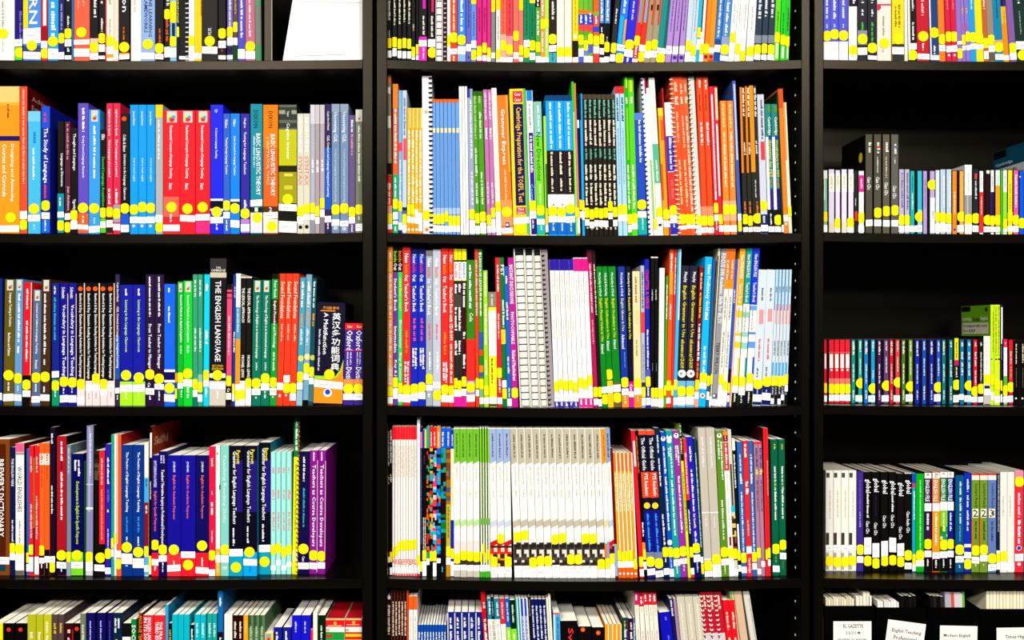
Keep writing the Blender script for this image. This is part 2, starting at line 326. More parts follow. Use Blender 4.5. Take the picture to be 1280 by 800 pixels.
329 347.5 131 0 ea6a1e; b f08818 131 185; t 5a2a08 139 160 .5 5 DIXON; T ffffff 168 245 .66 5 BASIC LINGUISTIC THEORY; t ffd0a0 171 231 .32 3.4 2 GRAMMATICAL TOPICS; b 5a3a10 258 265; H ffffff 259 264.5 4 2; l 265-273; b fff0d8 274 291; d 283 .6
348.5 371 131 0 34361c; x 3 131 162 6a7060 40443a a0a890; b c8ca18 162 207; b 2a2a10 207 215; b a8a418 215 254; m e8e058 217 224 .5 12; m d8d040 232 240 .5 12; t ffffff 139 146 .5 3 Taylor; T ffffff 154 199 .5 4.6 Cognitive Grammar; d 249; l 255.5-264; b 181c0c 264 277; l 277-291
371.5 379.5 142 0 dcd8c4; T ffffff 147 190 .5 4 BEGINNING; t f08870 195 232 .5 4.4 SYNTAX; d 264; l 271-280; o 181410 284 2.4
379.5 387.5 142 0 dcd8c4; T ffffff 147 190 .5 4 BEGINNING; t f08870 195 232 .5 4.4 SYNTAX; d 261; l 268-275; o 181410 283.5 2.4
388 393.7 131 0 b8b8c6; b d8d8e0 131 155; m ffffff 200 216 .5 3; d 260; l 268-275; b 9898a4 276 291
394 399.5 131 0 b4a4a6; b d0c8cc 131 155; m ffffff 200 216 .5 3; d 264; l 272-280
400 405.7 131 0 b8acb4; b d0c8cc 131 155; m ffffff 200 216 .5 3; d 254; l 262-271; b 8a8088 272 291
406 414 130 0 38285e; b 2a62cc 185 262; t ffffff 139 163 .5 3 Coyle Hood Marsh; t ffffff 169 246 .5 3.4 CLIL Content and Language Integrated Learning; l 270-278; m ffffff 279 287 .5 2.5
414.5 424.5 130 0 7c94b4; b 98a8bc 130 140; t ffffff 140 178 .45 5 Uncovering CLIL; t d0dcf0 186 252 .5 3 Content and Language Integrated Learning; d 262; l 274-282; H ffffff 283 287 4 III
425.3 435.5 130 0 7c94b4; b 98a8bc 130 140; t ffffff 140 178 .45 5 Uncovering CLIL; t d0dcf0 186 252 .5 3 Content and Language Integrated Learning; d 260.5; l 276-283; H ffffff 284 288 4 III
436 444 144 0 6c5c8c; m ffffff 150 165 .5 3; m f0a0b0 168 195 .5 3; d 265; l 271-279; m ffffff 281 290 .5 2
444.5 453 137 0 82886c; b e0e0d0 137 152; q 143 151; m ffffff 157 228 .5 3; d 262; m ffffff 270 276 .5 2; l 280-289
@C2 293 293
484.5 490.5 92 -1 968e74; b f87a3a 96 104; b f4f0e8 109 117 .4 .9; b f4f0e8 145 160 .4 .9; b 1a1410 204 218; b e83020 219 293; m fff0e0 229 256 .5 3; b f8b0a0 257 268; d 273; l 280-287
491 497.5 105 0 ff6a26; b f88a30 105 135; m ffffff 136 204 .5 3.2; b 10b472 218 293; m ffffff 222 248 .5 3; d 255; l 265-274; l 276-280; m ffffff 283 290 .5 3
498 502.7 113 0 80bae4; b f05070 178 189; m ffffff 200 255 .5 2; d 258; l 278-287; b 1a2878 288 292
503 508.5 113 0 c8d6e6; m 6a7a98 122 170 .5 3; b f05878 173 200 .2 .9; b 102080 259 263; b 5868a0 263 275; d 274; l 281-290
509 528 135 0 ffc010; *4; b fff0c0 135 160 .75 1; m fffce8 163 255 .55 3.4; d 262,262,0,0; l 270-278,272-279,262-280,266-289; b ffa010 280 293; o ffffff 287 1.5
528.5 541 95 -2 efecf2; k coil 141010 .86; o ffb080 140 2 .4; b fce4dc 224 262 .25 .65; d 269 .4; o ff9020 287 2.4 .4
541 575.5 124 -2 74a8e4; *7; b ff7020 124 128; b f0e4a8 160 166 .2 .9; b 6890d8 166 260 .5 .6; b b0c8e8 260 268; d 274,274,274,271,276,276,276; l 282-290
576 586.5 108 -1.5 fffdf8; *3; l 288-292
587 594 111 -3 a4acc8; b 3838a8 111 122 0 .5; m f0f8f0 125 200 .6 3; m f0f0f8 215 258 .6 3; d 268; l 275-292
594.5 600 114 -3 5aa224; b 387010 114 120; m b0e080 120 175 .5 3; m f0ffe0 185 220 .5 3; m f0ffe0 229 255 .5 3; d 273; l 282-292
600.5 608 114 -3 52a214; b 387010 114 120; m b0e080 120 130 .5 4; m f0ffe0 140 175 .5 3; m f0ffe0 215 258 .5 3; d 271; l 278-292
609 620 112 -3 c97ab4; *2; m f0d8e8 116 150 .5 3; m ffffff 160 175 .5 3; m f0d8f0 228 255 .5 3; d 275,266; l 282-291,274-291
620.5 627 110 -4 fff4ec; b ffe0d0 120 250 .3 .6; d 258; l 265-290
627.5 641.5 119 -4 f98424; b f0a848 119 215 .8 1; T ffffff 136 206 .45 5.5 Grammar Express; m ffd8b0 212 254 .5 3; b f8a060 250 282; d 265; b 2a28a0 278 285 .35 .7; o ffffff 281 1.6; l 285-292
642 662 111 -3 ffda20; b 58c468 111 293 .84 1; b e83038 114 128 .2 .8; H ffffff 115.5 120 8 Cover; H ffffff 122 127 8 Cover; b 241a58 130 257 .2 .82; t ffc838 134 253 .5 7.4 Cambridge Preparation for the TOEFL Test; b f04050 259 268 .22 .82; H ffffff 260 263 7 Third; H ffffff 264.5 267.5 8 Edition; l 272-280; d 286
662.5 671 113 -3 fbfaf4; b 1890d8 113 126 .1 .9; m b0a8b0 130 160 .5 3.4; b 3828a4 166 258 .25 .9; m ffffff 170 218 .55 3.4; t 40d8f0 230 254 .5 3.4 Course; d 257; l 264-273; b 2a2090 273 293 .2 1; m ffffff 275 287 .5 2.4
671.5 681.5 127 -3 7cdc22; b 90ccba 127 170; m d8f0e8 132 165 .6 4; T 208020 165 226 .5 5 New Directions; m e0f8c0 230 255 .55 3.4; d 263; b 20bab2 269 293; l 274-281; m d0f0f0 282 289 .55 3
682 685.5 145 -2 b0e040; b 2a7a20 205 260 .4 1; b f8d820 265 281; b 30481c 281 293; l 281-290
686 719.5 119 -3 10acfa; *3; b 0a4a80 119 126; m ffffff 128 187 .55 3.6; b 2a1a14 188 243; m fff4e0 190 221 .55 3.4; m fff4e0 223 240 .55 3; b fffcf8 243 259; b f04040 255 257 .55 .75; d 264,265,261; l 270-278; b 1072cc 278 293; m d8ecff 279 290 .55 3
719.5 722.5 102 -3 38c840; b a8e070 140 293 .3 1; d 265
722.5 725.3 104 -3 f98a2a; b e088d8 135 293 .6 1; d 266; l 272-292
725.5 728 117 -3 0c0a0a; b f0f0f0 150 160; d 256; l 264-272
728 731.3 117 -2 18acf4; b 141010 117 150 0 .4; d 257; l 264-275
731.5 772.5 118 -2 201812; *7; b 584a38 118 124; m 88d0b4 125 148 .6 3; m fff0d8 150 183 .6 3.4; m 70c0a0 186 200 .6 3; m fffbe0 206 226 .5 3.4; m fff8d8 229 257 .5 3.4; d 266,268,266,267,266,258,265; l 274-282,277-285,275-283,276-284,276-284,266-274,275-283; m fff0d8 284 287 .55 3
773 785 108 -5 b2dcf2; *2; b f02a30 108 117; m 203040 122 152 .5 3; m 90b8d0 160 230 .5 2; d 262; l 268-277
785 790 95 -6 1eb818; b c8e830 97 110 .4 .8; m e8ffd0 122 131 .6 4; b 98d818 135 200 .4 .8; m fffce8 206 262 .5 3; d 274; l 281-290
790 797.5 95 -6 60d60e; b 30b818 95 100; b d8e830 100 115 .3 .7; m f4ffd8 121 130 .6 5; m fffce8 206 262 .5 3; d 273; l 279-287
798 809 141 -4 2050c2; b 6088e0 141 150; m e8f0ff 150 205 .55 3.6; d 256; l 264-272; b 0eb2aa 272 293; m d0f4f0 273 288 .55 2.6
811 817 97 -8 fcfaf2; k coil 1a30c0 .1; b d02050 97 117 .65 1
817.5 822 110 -7 fbf8ee; b 90d820 200 290 .1 .5; d 280; l 287-292
822 829.5 97 -7 f8f2e6; b 60c09a 180 229; m e8f4e8 200 228 .5 3; b e8f4e0 229 258; d 265; l 272-280; o 201878 281 2
830 838 135 -5 fba814; b ffe020 135 145; b f06a18 150 175 .3 .9; b f85820 205 250 0 .3; d 268; l 276-284; b ffa410 285 293
836.2 838.2 110 -5 b81428
838.5 848 128 -5 fcfaf6; b 4038b4 170 214; m e8e8ff 172 212 .5 4; b e84038 215 268; m f07868 225 250 .5 4; d 263; l 270-278; b 3434b8 279 293; m e0e0ff 280 285 .5 3
848.5 858.5 95 -6 ff5a22; k coil f4ecd8 .08; m ffd8b0 103 115 .6 4; m ffe8c8 121 131 .6 5; m ffc8a0 140 180 .6 3; m ffd8a0 200 258 .6 3.4; d 274 .55; l 282-287
858.5 864 94 -6 ff5e26; m ffd8b0 105 118 .6 3; m ffe8c8 121 131 .6 4; m ffc8a0 145 185 .6 3; m ffd8a0 200 258 .5 3.4; d 274; l 281-286
864 870 95 -6 ff6a2e; m ffd8b0 105 118 .6 3; m ffe8c8 121 131 .6 4; m ffe0d0 145 265 .5 3.4; d 274; l 281-286
870.5 877.5 95 -5 d8dcd0; k coil f0f0e8 .05; d 275 .65; l 282-292
877.5 893 95 -4 f8561c; *2; b e83818 95 293 0 .18; m fff0e0 100 112 .6 3; m 803010 118 140 .5 2; m ffffff 153 182 .6 3.4; b f89870 258 282; d 276; l 284-291
893.5 899 108 -4 e81a3a; b ffffff 118 250 .4 .75; m e81a3a 150 240 .6 1.5; d 260; l 268-276; m ffffff 277 288 .5 2
899 904 108 -4 f0203e; b f8d8b8 110 150 .3 .9; b ffffff 155 245 .3 .7; d 274; l 282-290
904.5 921.5 126 -3 f99434; *2; b e02020 126 293 0 .1; m ffe8a0 130 160 .5 3; m fff4d0 165 235 .55 3.2; b f8b890 251 276; d 262; l 282-290
923 927.5 101 -6 4a62b4; b c8d0e8 105 200 .3 .8; l 267-276; d 283; b 182058 290 293
929 935 109 -2.5 2a2a22; b fb8a18 109 216 0 .45; m fffce8 110 147 .75 3; m e0e0d8 178 195 .75 3; m f08830 252 267 .55 3; d 274; l 284-290
935.5 941 108 -2.5 2a2a22; b fb8a18 108 216 0 .45; m fffce8 110 147 .75 3; m e0e0d8 178 195 .75 3; m f08830 252 267 .55 3; d 276; l 284-290
941.5 951 107 -3 2a2a22; b fb9c18 107 215 0 .55; m fffce8 110 146 .78 3; m e0e0d8 176 195 .78 3; m e0e0e0 225 248 .5 2; m f08830 252 267 .65 3; d 273 .65; l 284-290
951.5 960 118 -3 d4d6e6; m 303048 125 175 .6 3; b f04a50 177 200 .3 .9; d 257 .4; b 1a2868 268 292; m e8e8f8 270 280 .5 4; l 281-289
960.5 968 130 -3 1a8c84; b 6a9a30 132 140 .5 .95; t fffff4 146 169 .65 4 Cambridge; b fcfaf6 171 262 0 .45; b 1a40b0 170 174 .45 1; b 3a2898 236 262 .5 1; t f8d820 175 222 .72 3.4 Grammar for PET; m c08848 224 235 .72 3; b 120e18 262 292; m ffffff 267 282 .5 2; l 283-290
968.5 976.5 130 -3 1a8c84; b 6a9a30 132 140 .5 .95; t fffff4 146 169 .65 4 Cambridge; b fcfaf6 171 262 0 .45; b 1a40b0 170 174 .45 1; b 241c78 236 262 .5 1; t f8d820 175 222 .72 3.4 Vocabulary for PET; m c08848 224 235 .72 3; b 120e18 262 292; d 275 .6; l 283-290
977.5 980 115 -4 0c3a1c; l 281-290
980.2 986 111 -5 f98824; b f05a18 111 135; l 269-277; o fff0d8 280 1.6
986.2 990.5 128 -5 e0e4c8; b f8a030 128 200 0 .5; d 264
@R2 291 291
1029.5 1034 213 0 94ccac; k cd; b fcfaf6 213 223; b f0f8f0 223 250 .1 .4; d 271; l 281-290
1036 1043 211 0 e8e0f2; k cd; b fcf8f0 217 240; m d8c880 220 236 .5 3; b e8dcc0 278 290
1044.5 1050 212 0 ece4f4; k cd; b fcf8f0 217 240; m d8c880 220 236 .5 3; d 279; l 283-290
1052 1058.5 211 0 e8e0f2; k cd; b fcf8f0 217 240; m d8c880 220 236 .5 3; b e8dcc0 278 290
1060.5 1067 211 0 e8e0f2; k cd; b fcf8f0 217 240; m d8c880 220 236 .5 3; d 278; l 283-290
1067.5 1072.5 213 0 2c2c2a; k cd; m f0f0f0 248 258 .4 1.4; b f04028 264 276 .2 .8
1073.5 1080 213 0 fcf8f0; k cd; b f82c94 219 240; m ffe0f0 223 238 .5 3; d 272; l 282-290
1082 1090.5 168 0 5c5848; k dvd; z dot; m fff8e8 178 193 .6 4; t ffffff 221 237 .5 4 Class CDs; l 275-283
1092.5 1101.5 168 0 5c5848; k dvd; m fff8e8 178 193 .6 4; o f04840 184 1.8 .6; m e8e0d0 196 217 .5 2; t ffffff 221 237 .5 4 Class CDs; d 266; l 275-283
1103.5 1112 168 0 6a6450; k dvd; m fff8e8 178 193 .6 4; m e8e0d0 196 222 .5 2; t ffffff 228 244 .5 4 Class CDs; d 264; l 275-283
1114 1123 168 0 6a6860; k dvd; m fff8e8 180 193 .6 4; o 6068b0 184 1.6 .6; m e8e0d0 197 205 .5 2; t ffffff 232 248 .45 4 Class CDs; d 263; l 275-283
1124 1130 211 0 c4bcd8; k cd; m 6a6090 216 262 .6 3; d 275; l 282-290
1130.5 1137 211 0 c4bcd8; k cd; m 6a6090 216 262 .6 3; d 275; l 282-290
1138 1143 213 0 22bcbc; k cd; m 0a7880 220 240 .5 2; m d8f8f8 242 262 .5 2; l 282-290
1147 1152.5 213 0 3cc4d6; k cd; b a0dce4 262 290; d 271; l 282-290
1154 1159 213 0 bca4dc; k cd; m 8870b0 225 260 .5 2
1162.5 1168.5 213 0 c4acdc; k cd; d 231; b fcfaf8 247 291; m a098a8 264 273 .6 3
1169.5 1174.5 212 0 dce8ec; k cd; d 271; l 280-291
1175.5 1182 211 0 c4d4e4; k cd; m ffffff 220 260 .7 2; d 272; l 278-290
1183 1189.5 211 0 c4dcec; k cd; m ffffff 220 260 .7 2; d 273; l 280-290
1190.5 1196 213 0 ff9422; k cd; m fff0d0 240 268 .5 2; o 5038a0 287 1.6
1199.5 1204.5 213 0 ffb44c; k cd; d 271; l 281-290
1206 1215 206 0 f6f6f0; k dvd; m c8c8c8 216 240 .5 2.4; b 9c9c9a 244 276; b c8c8c8 244 276 .3 .45; d 274; l 280-289
1216.5 1223 211 0 2a3038; k cd; b e85030 217 224 .3 .7; m f0f0f0 226 250 .5 2.6; d 273; l 282-290
1224.5 1229 213 0 fcfaf6; k cd; m f0a090 222 236 .5 2; b f83430 240 291; m ffd8d0 246 270 .5 2
1233 1237 213 0 3c1018; k cd; b f0f0e8 213 217; d 275; l 283-290
1238.5 1242.5 212 0 fcfaf6; k cd; m a0a0a8 220 236 .5 2; b 2a2064 240 291; d 276; l 283-290
1244.5 1250 212 0 fcfaf6; k cd; m b0b0a0 220 236 .5 2; b ffac18 232 291; d 275; l 284-290
1250.6 1253 212 0 3ace20; k cd
1253.4 1259 212 0 fcfaf6; k cd; m b0b0a0 220 236 .5 2; b 98e444 240 291; d 280; l 285-290
1260 1265.5 212 0 f9ea18; k cd; m a09810 230 262 .5 2; d 271; l 283-290
1267 1273 212 0 f064ac; k cd; m ffffff 218 260 .5 3; d 275; l 282-290
1274.5 1280 213 0 0e62dc; k cd; o d0e8ff 221 1 .1; d 279
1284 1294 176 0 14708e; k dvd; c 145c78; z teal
@L3 507 507
-6 2.8 348 0 102c7c; l 491-500
4 17 349 1.3 6c5c12; q 350 363; T ffffff 366 408 .55 3.4 Language Testing in Practice; t ffffff 416 445 .5 3 Bachman and Palmer; d 469 .5; m ffffff 478 489 .5 3; l 492-501
17.5 27 349 1.3 6c9eca; q 350 363; m ffffff 367 428 .5 3.4; m ffffff 433 443 .45 3; d 473; m ffffff 482 490 .5 2; l 493-501
28 38 353 1.3 fa1a2e; b e8e0b8 353 507 .9 1; m ffffff 361 387 .45 3; m ffffff 401 452 .45 3; b 120c0a 469 507; d 481; l 488-496
39.5 50 362 1.3 5c7092; q 363 376; T ffffff 379 442 .5 3.2 Context and Culture in Language Teaching; t ffffff 450 461 .5 3 Kramsch; d 472; m ffffff 480 490 .5 3; l 495-503
50.5 62 349 1 4c321a; q 350 364; m ffffff 367 443 .4 3.2; m ffffff 449 458 .4 3; d 471; m ffffff 483 492 .4 3; l 493-501
65 74 354 0 1a2a94; m ffffff 358 368 .4 2.6; m 38b8cc 372 426 .4 3.2; l 464-472; b 0a9c6a 474 507; m ffffff 488 497 .45 2; d 482
75 96 354 0 1c1490; *2; b f0d8b8 367 478 .92 1; t ffffff 359 373 .42 3.6 Schmitt; T ffffff 381 470 .46 4.6 Vocabulary in Language Teaching; d 477,478; m ffffff 485 493 .45 2.4; l 494-503
96.5 106.3 354 0 100c0a; o ff6a20 361 2.9 .4; b fcd0a8 354 480 .87 1; t ffffff 367 391 .4 3.6 Bamford & Day; t ffffff 393 472 .42 3.8 Extensive Reading Activities for Teaching Language; b ecdedc 476 507; d 480; l 496-504
107 115.2 354 0 100c0a; o ff6a20 361 2.9 .45; t ffffff 367 391 .45 3.6 Bamford & Day; t ffffff 393 474 .45 3.8 Extensive Reading Activities for Teaching Language; b ecdedc 476 507; l 481-489; m b0a0a0 492 499 .5 2
115.4 125 354 0 100c0a; o ff6a20 361 2.9 .4; b fcd0a8 354 470 .85 1; t ffffff 367 391 .4 3.6 Bamford & Day; t ffffff 393 468 .42 3.8 Extensive Reading Activities for Teaching Language; b ecdedc 476 507; d 473; l 481-488; m b0a0a0 491 499 .5 2
125.4 134 354 0 100c0a; o ff6a20 361 2.9 .4; t ffffff 367 391 .42 3.6 Bamford & Day; t ffffff 393 472 .42 3.8 Extensive Reading Activities for Teaching Language; b ecdedc 476 507; d 480; l 486-494
134.2 143.5 354 0 100c0a; o ff6a20 361 2.9 .4; b fcd0a8 354 476 .87 1; t ffffff 367 391 .4 3.6 Bamford & Day; t ffffff 393 473 .42 3.8 Extensive Reading Activities for Teaching Language; b ecdedc 476 507; l 481-488; m b0a0a0 490 499 .5 2
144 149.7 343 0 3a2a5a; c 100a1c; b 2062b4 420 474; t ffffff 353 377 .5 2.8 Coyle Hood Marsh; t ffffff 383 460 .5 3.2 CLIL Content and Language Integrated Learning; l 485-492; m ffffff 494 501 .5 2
150 165.7 356 0 1a20a4; m ffffff 361 370 .48 3; T c8f462 375 440 .48 4 Listening in the Language Classroom; d 469; b b2f422 477 507; l 481-490; m e8ffc0 491 500 .48 2
165.9 181.5 356 0 1a20a4; m ffffff 361 370 .48 3; T c8f462 375 440 .48 4 Listening in the Language Classroom; d 472; b b2f422 477 507; l 481-490; m e8ffc0 491 500 .48 2
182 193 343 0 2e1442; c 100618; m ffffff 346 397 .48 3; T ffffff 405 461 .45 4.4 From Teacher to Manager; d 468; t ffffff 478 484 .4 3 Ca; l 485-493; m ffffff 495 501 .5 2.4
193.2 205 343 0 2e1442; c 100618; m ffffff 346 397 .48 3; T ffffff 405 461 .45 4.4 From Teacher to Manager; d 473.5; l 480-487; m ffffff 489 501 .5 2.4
205.3 218.8 355 0 1a6cec; m ffffff 360 367 .45 3; m ffffff 383 405 .45 3; b ffffff 462 465; b 1a1060 465 475; b ffffff 475 478; d 485 .5; l 493-502
219 221.5 356 0 0c5860; b f8b020 466 478; d 492
222 229 352 0 12b432; q 354 365; T ffffff 369 428 .6 3.2 Research Methods in Applied Linguistics; m a0f0b0 432 443 .6 3; d 472; l 479-486; m ffffff 488 497 .7 2.4
229.3 240.5 351 0 10d432; q 352 365; T ffffff 369 428 .5 3.4 Research Methods in Applied Linguistics; m ffffff 432 443 .5 3; d 467; l 474-483; m ffffff 484 498 .5 3.2
241 247 343 0 3ca47a; m e0f8e8 350 372 .5 3; m d8f4e0 410 440 .5 3; d 480; l 487-496; b 0c7a70 496 507
247.4 253.3 343 0 3ca47a; m e0f8e8 350 372 .5 3; m d8f4e0 410 440 .5 3; b 90c8a8 468 478; d 484; l 493-502
254 261 343 .8 0ad4ec; m ffffff 355 364 .5 4; m ffffff 413 431 .5 3.6; d 469; l 475-483; m ffffff 485 497 .5 3
261.5 282 323 .7 1c1418; b 3a3638 323 337; H f4f0e4 333.5 335.5 6 THE; H f4f0e4 336.5 339.5 18 CAMBRIDGE; b d0c8b0 340.5 347; T ffffff 351 452 .5 6.4 THE ENGLISH LANGUAGE; H f8c828 456 458.5 14 SECOND; H f8c828 459.5 462.5 14 EDITION; o ffffff 469.5 3 .12; o ffffff 469.5 3 .88; d 469; b d4ccbc 476 507; l 478-486; m ffffff 488 498 .5 2
282.5 289 355 .8 f4547c; b 141010 355 362; b 301820 365 367; b 301820 372 373; m ffd0dc 395 444 .5 3; d 476; b 141010 483 507; t ffffff 485 490 .5 3 Ca; l 491-499
290 293.2 343 1 1042a4; m c8d8ff 358 372 .7 2; m ffffff 415 441 .6 2; d 486; l 492-501
293.4 299.5 342 .9 fcfaf4; b 5c9cbc 384 424; m d8ecf8 386 415 .5 2.4; b ffa01a 424 480; l 481-490; d 494
299.7 314 346 .8 1c1410; *2; b f0e8d8 346 347.5; T fffcf0 360 403 .5 3.2 THE LEXICAL APPROACH; t fffcf0 444 472 .5 3 MICHAEL LEWIS; b fbf8f2 476 507; d 493,479; l 497-504
314.5 325.5 350 1.2 0a7c62; q 351 365; t ffffff 369 448 .5 3.6 The Phonology of English as an International Language; t ffffff 453 463 .5 2.8 Jenkins; d 479; l 486-494; m ffffff 496 499 .5 3
326 336.5 350 1.2 0a7c62; q 351 365; t ffffff 369 448 .5 3.6 The Phonology of English as an International Language; t ffffff 453 463 .5 2.8 Jenkins; d 473; l 479-488; m ffffff 489 498 .5 3
337 345.3 342 1.8 1aa23a; b 1c140c 342 349; t ffffff 351 372 .55 3 Peter Roach; b 3a3010 374 404; T ffffff 376 435 .5 3.6 English Phonetics and Phonology; m d8ffd8 440 464 .5 3; d 478; l 485-494; m ffffff 495 499 .5 3
345.5 370 342 2.6 fa4422; *3; T ffe8d0 352 398 .55 4.4 Sound Foundations; m ffc0a0 405 427 .55 3; d 0,485,485; l 478-487,469-478,492-501; m ffffff 493 497 .5 4
370.3 377.7 347 3 4ca4bc; m ffffff 352 385 .5 3.6; m f8a020 392 410 .5 3.4; m d8f4ff 411 432 .5 3.4; o d8d878 448 4 .6; d 471; l 478-487; b 9cc0d0 488 507
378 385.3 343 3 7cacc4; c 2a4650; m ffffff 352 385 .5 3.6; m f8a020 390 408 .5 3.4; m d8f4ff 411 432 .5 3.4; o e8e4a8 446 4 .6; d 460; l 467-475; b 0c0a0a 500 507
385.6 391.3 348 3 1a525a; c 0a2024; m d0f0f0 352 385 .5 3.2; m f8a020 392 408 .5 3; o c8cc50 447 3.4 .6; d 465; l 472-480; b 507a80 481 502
391.5 428 378 3.4 181432; c 0a0816; k thick; H f8a020 383 387 20 多功能·辞书; b f8a020 388 389.2 .15 .65; T ffffff 391 464 .7 9.5 英汉多功能词典; t ffffff 391 443 .34 5 A Multifunction; m d8d8e8 412 464 .14 3; b a0e040 470 475; b fb9c22 474 504; l 476-485; d 468 .52; o ffffff 491 5.4 .48; o 2050c8 490 3.4 .48; y fb9c22 a0e040
428.5 441.5 404 1 4a2a94; b ea2a2c 404 412; H ffe0b0 406.5 410 6 New; t ffffff 413 438 .5 7 Oxford; b ea2a2c 437.5 438.5; m d8d0f8 440 458 .35 2.6; m d8d0f8 440 456 .65 2.6; t ffffff 459 481 .5 6 Diction; b f89858 474 482; d 486; l 492-500
442 453 404 1 4a2a94; b ea2a2c 404 412; H ffe0b0 406.5 410 6 New; t ffffff 413 438 .5 7 Oxford; b ea2a2c 437.5 438.5; m d8d0f8 440 458 .35 2.6; m d8d0f8 440 456 .65 2.6; t ffffff 459 481 .5 6 Diction; b f89858 474 482; d 486; l 492-500
@C3 509 508
484.5 491 307 0 ff9c1a; m ffffff 316 325 .5 3; m fff0a0 327 340 .5 3; m ffffff 342 398 .5 3.2; b f8c088 459 482; m ffffff 400 482 .5 3; d 489; l 496-504
491.3 497.3 307 0 7242a4; b 14100c 307 340; t 90e838 314 328 .5 3.6 Inside; t ffffff 329 338 .5 4 Out; t ffffff 348 389 .5 3.4 Student's Book; t ffffff 408 441 .5 3.4 Intermediate; t ffffff 450 470 .5 3.4 Key & J; d 478; l 485-498
497.6 503 307 0 30dc5a; b 14100c 307 340; t ff9020 314 328 .5 3.6 Inside; t ffffff 329 338 .5 4 Out; m c8f040 347 390 .5 3; t ffffff 400 435 .5 3 Elementary; t ffffff 441 476 .5 3.2 Key & Jones; d 485; l 492-502
503.3 513 308 0 f2322a; t ffffff 317 329 .5 4.2 New; t ff9a28 331 342 .5 4.2 Inside; t ffffff 343 351.5 .5 4.4 Out; t ffffff 354 390 .5 4.2 Teacher's Book; m ff9a30 413 442 .5 3.6; m ffffff 452 482 .7 3; m ffffff 452 478 .35 3; d 487; l 493-503
513.4 532 311 0 1a2ebc; *2; b 101860 311 318; t d8e0ff 318 329 .5 4.2 New; t f84038 329 341 .5 4.2 Inside; t ffffff 343 352 .5 4.4 Out; t ffffff 357 390 .5 4.2 Teacher's Book; m f85888 398 427 .5 3.8; m ffffff 435 462 .7 3; m ffffff 435 458 .35 3; d 486,484; l 491-501,490-499
532.4 540.7 313 0 a8b0ba; b 808080 313 320; t ffffff 323 334 .5 4.2 New; t f05858 334 347 .5 4.2 Inside; t ffffff 348 354 .5 4.4 Out; t ffffff 357 394 .5 4.2 Teacher's Book; m f06878 405 426 .5 3.4; m ffffff 440 462 .6 3; d 474; l 481-488; m ffffff 492 498 .5 4
541 551 312 0 c2cad4; t ffffff 323 334 .5 4.2 New; t f07068 334 347 .5 4.2 Inside; t ffffff 348 356 .5 4.4 Out; t ffffff 360 395 .5 4.2 Teacher's Book; m f06878 405 426 .5 3.4; m ffffff 440 465 .6 3; l 477-485; d 494 .65
551.5 560.7 310 0 f2322a; t ffffff 319 330 .5 4.2 New; t ff9a28 331 343 .5 4.2 Inside; t ffffff 345 353 .5 4.4 Out; t ffffff 357 391 .5 4.2 Teacher's Book; m ff9a30 415 443 .5 3.6; m ffffff 453 480 .7 3; m ffffff 453 476 .35 3; d 487; l 494-503
561 567.2 310 0 f83a2a; t ffffff 319 328 .5 3.6 New; t ff9a28 329 341 .5 3.6 Inside; t ffffff 343 350 .5 3.8 Out; t ffffff 359 425 .5 3.6 Student's Book with CD-ROM; m fff0e0 430 482 .5 3.4; d 488; l 494-503
567.5 577 311 0 f8f410; *2; b 181410 325 327; b fcfaf6 327.5 350; m f06090 329 349 .5 3; b 2a2c2a 351 508; m ffffff 355 367 .5 3.6; b 4a4c48 368 383; m ffffff 384 415 .5 3.4; m ffffff 426 444 .5 3.4; d 479,482; l 487-496; b f422a4 496 508
577.2 583 311 0 f8f410; b 181410 325 327; b fcfaf6 327.5 350; m 30a0e8 329 349 .5 3.4; b 4a0e18 351 508; m ffffff 354 386 .5 3.6; m ffffff 415 425 .5 3.4; m ffffff 443 461 .5 3.4; d 477; l 486-495; b f422a4 496 508
583.3 593.7 325 0 3a8c1a; m ffffff 331 388 .42 3.4; t fff8e0 391 402 .55 4.4 Cole; b fa342c 424 508; b a8a0f0 476 492; d 484; l 493-502
594.8 599 310 -1 fa4622; m ffe8d0 325 395 .5 2.6; d 479; l 487-495
599.5 604.7 311 -1 4a9c2a; o e8f8e0 317 1.8; t f4fff0 320 365 .5 2.8 LANGUAGE LEADER; m f4fff0 366 395 .5 2.6; b 2a68b8 415 437; b f04838 438 444; b 2a8a28 445 457; b f8902a 457 465; b 3868b8 466 471; d 480; b 80b878 486 497; l 497-505
605.3 611 338 -1 aadc24; m fcfff0 341 371 .5 2.8; m fcfff0 380 432 .5 3; m f0ffd8 450 470 .5 3; d 488; l 497-505
611.6 621.5 365 -1 fff224; b 8c8c7a 365 384; m d8d8d0 368 382 .5 4; b fffdf0 388 445; m 303018 448 479 .4 2.6; l 496-504; b 505040 505 508
622.2 628 322 -2.5 f22430; m fffce8 331 365 .5 2.6; m ffd0d0 392 424 .5 2.8; d 466; m ffffff 474 492 .5 2.8; l 497-505
628.3 633.8 322 -2.5 107c3a; t ffffff 331 345 .6 3.6 PET; m ffffff 375 410 .6 3; b f8d830 412 430; l 475-484; d 492
634 639.8 333 -2.5 186cc4; m ffffff 345 357 .5 3; m ffffff 378 400 .5 3; m ffffff 446 467 .5 3; m ffffff 485 497 .5 2; l 498-507
640 648 322 -3 c4229c; t ffffff 331 380 .45 4 INSTANT DISCUSSIONS; t ffffff 390 430 .45 3.6 PHOTOCOPIABLE; t ffffff 438 476 .5 4 Richard MacAndrew; d 491
650 663.8 310 -4.5 f0eee2; k comb
664 674.8 310 -4.5 f0eee2; k comb
675 685 311 -4.5 ece8d8; k comb
685.5 693 311 -4.5 a89ca0; k coil 141010 .2
693.3 723.5 324 -3.6 fdfbf2; *5; b 3422a8 324 338; m d8d0b0 345 385 .5 2; m d8d0b0 400 425 .5 2; d 483,480,482,481,484; l 493-501; b 3428ac 502 509; m fcfcff 503 508 .5 3
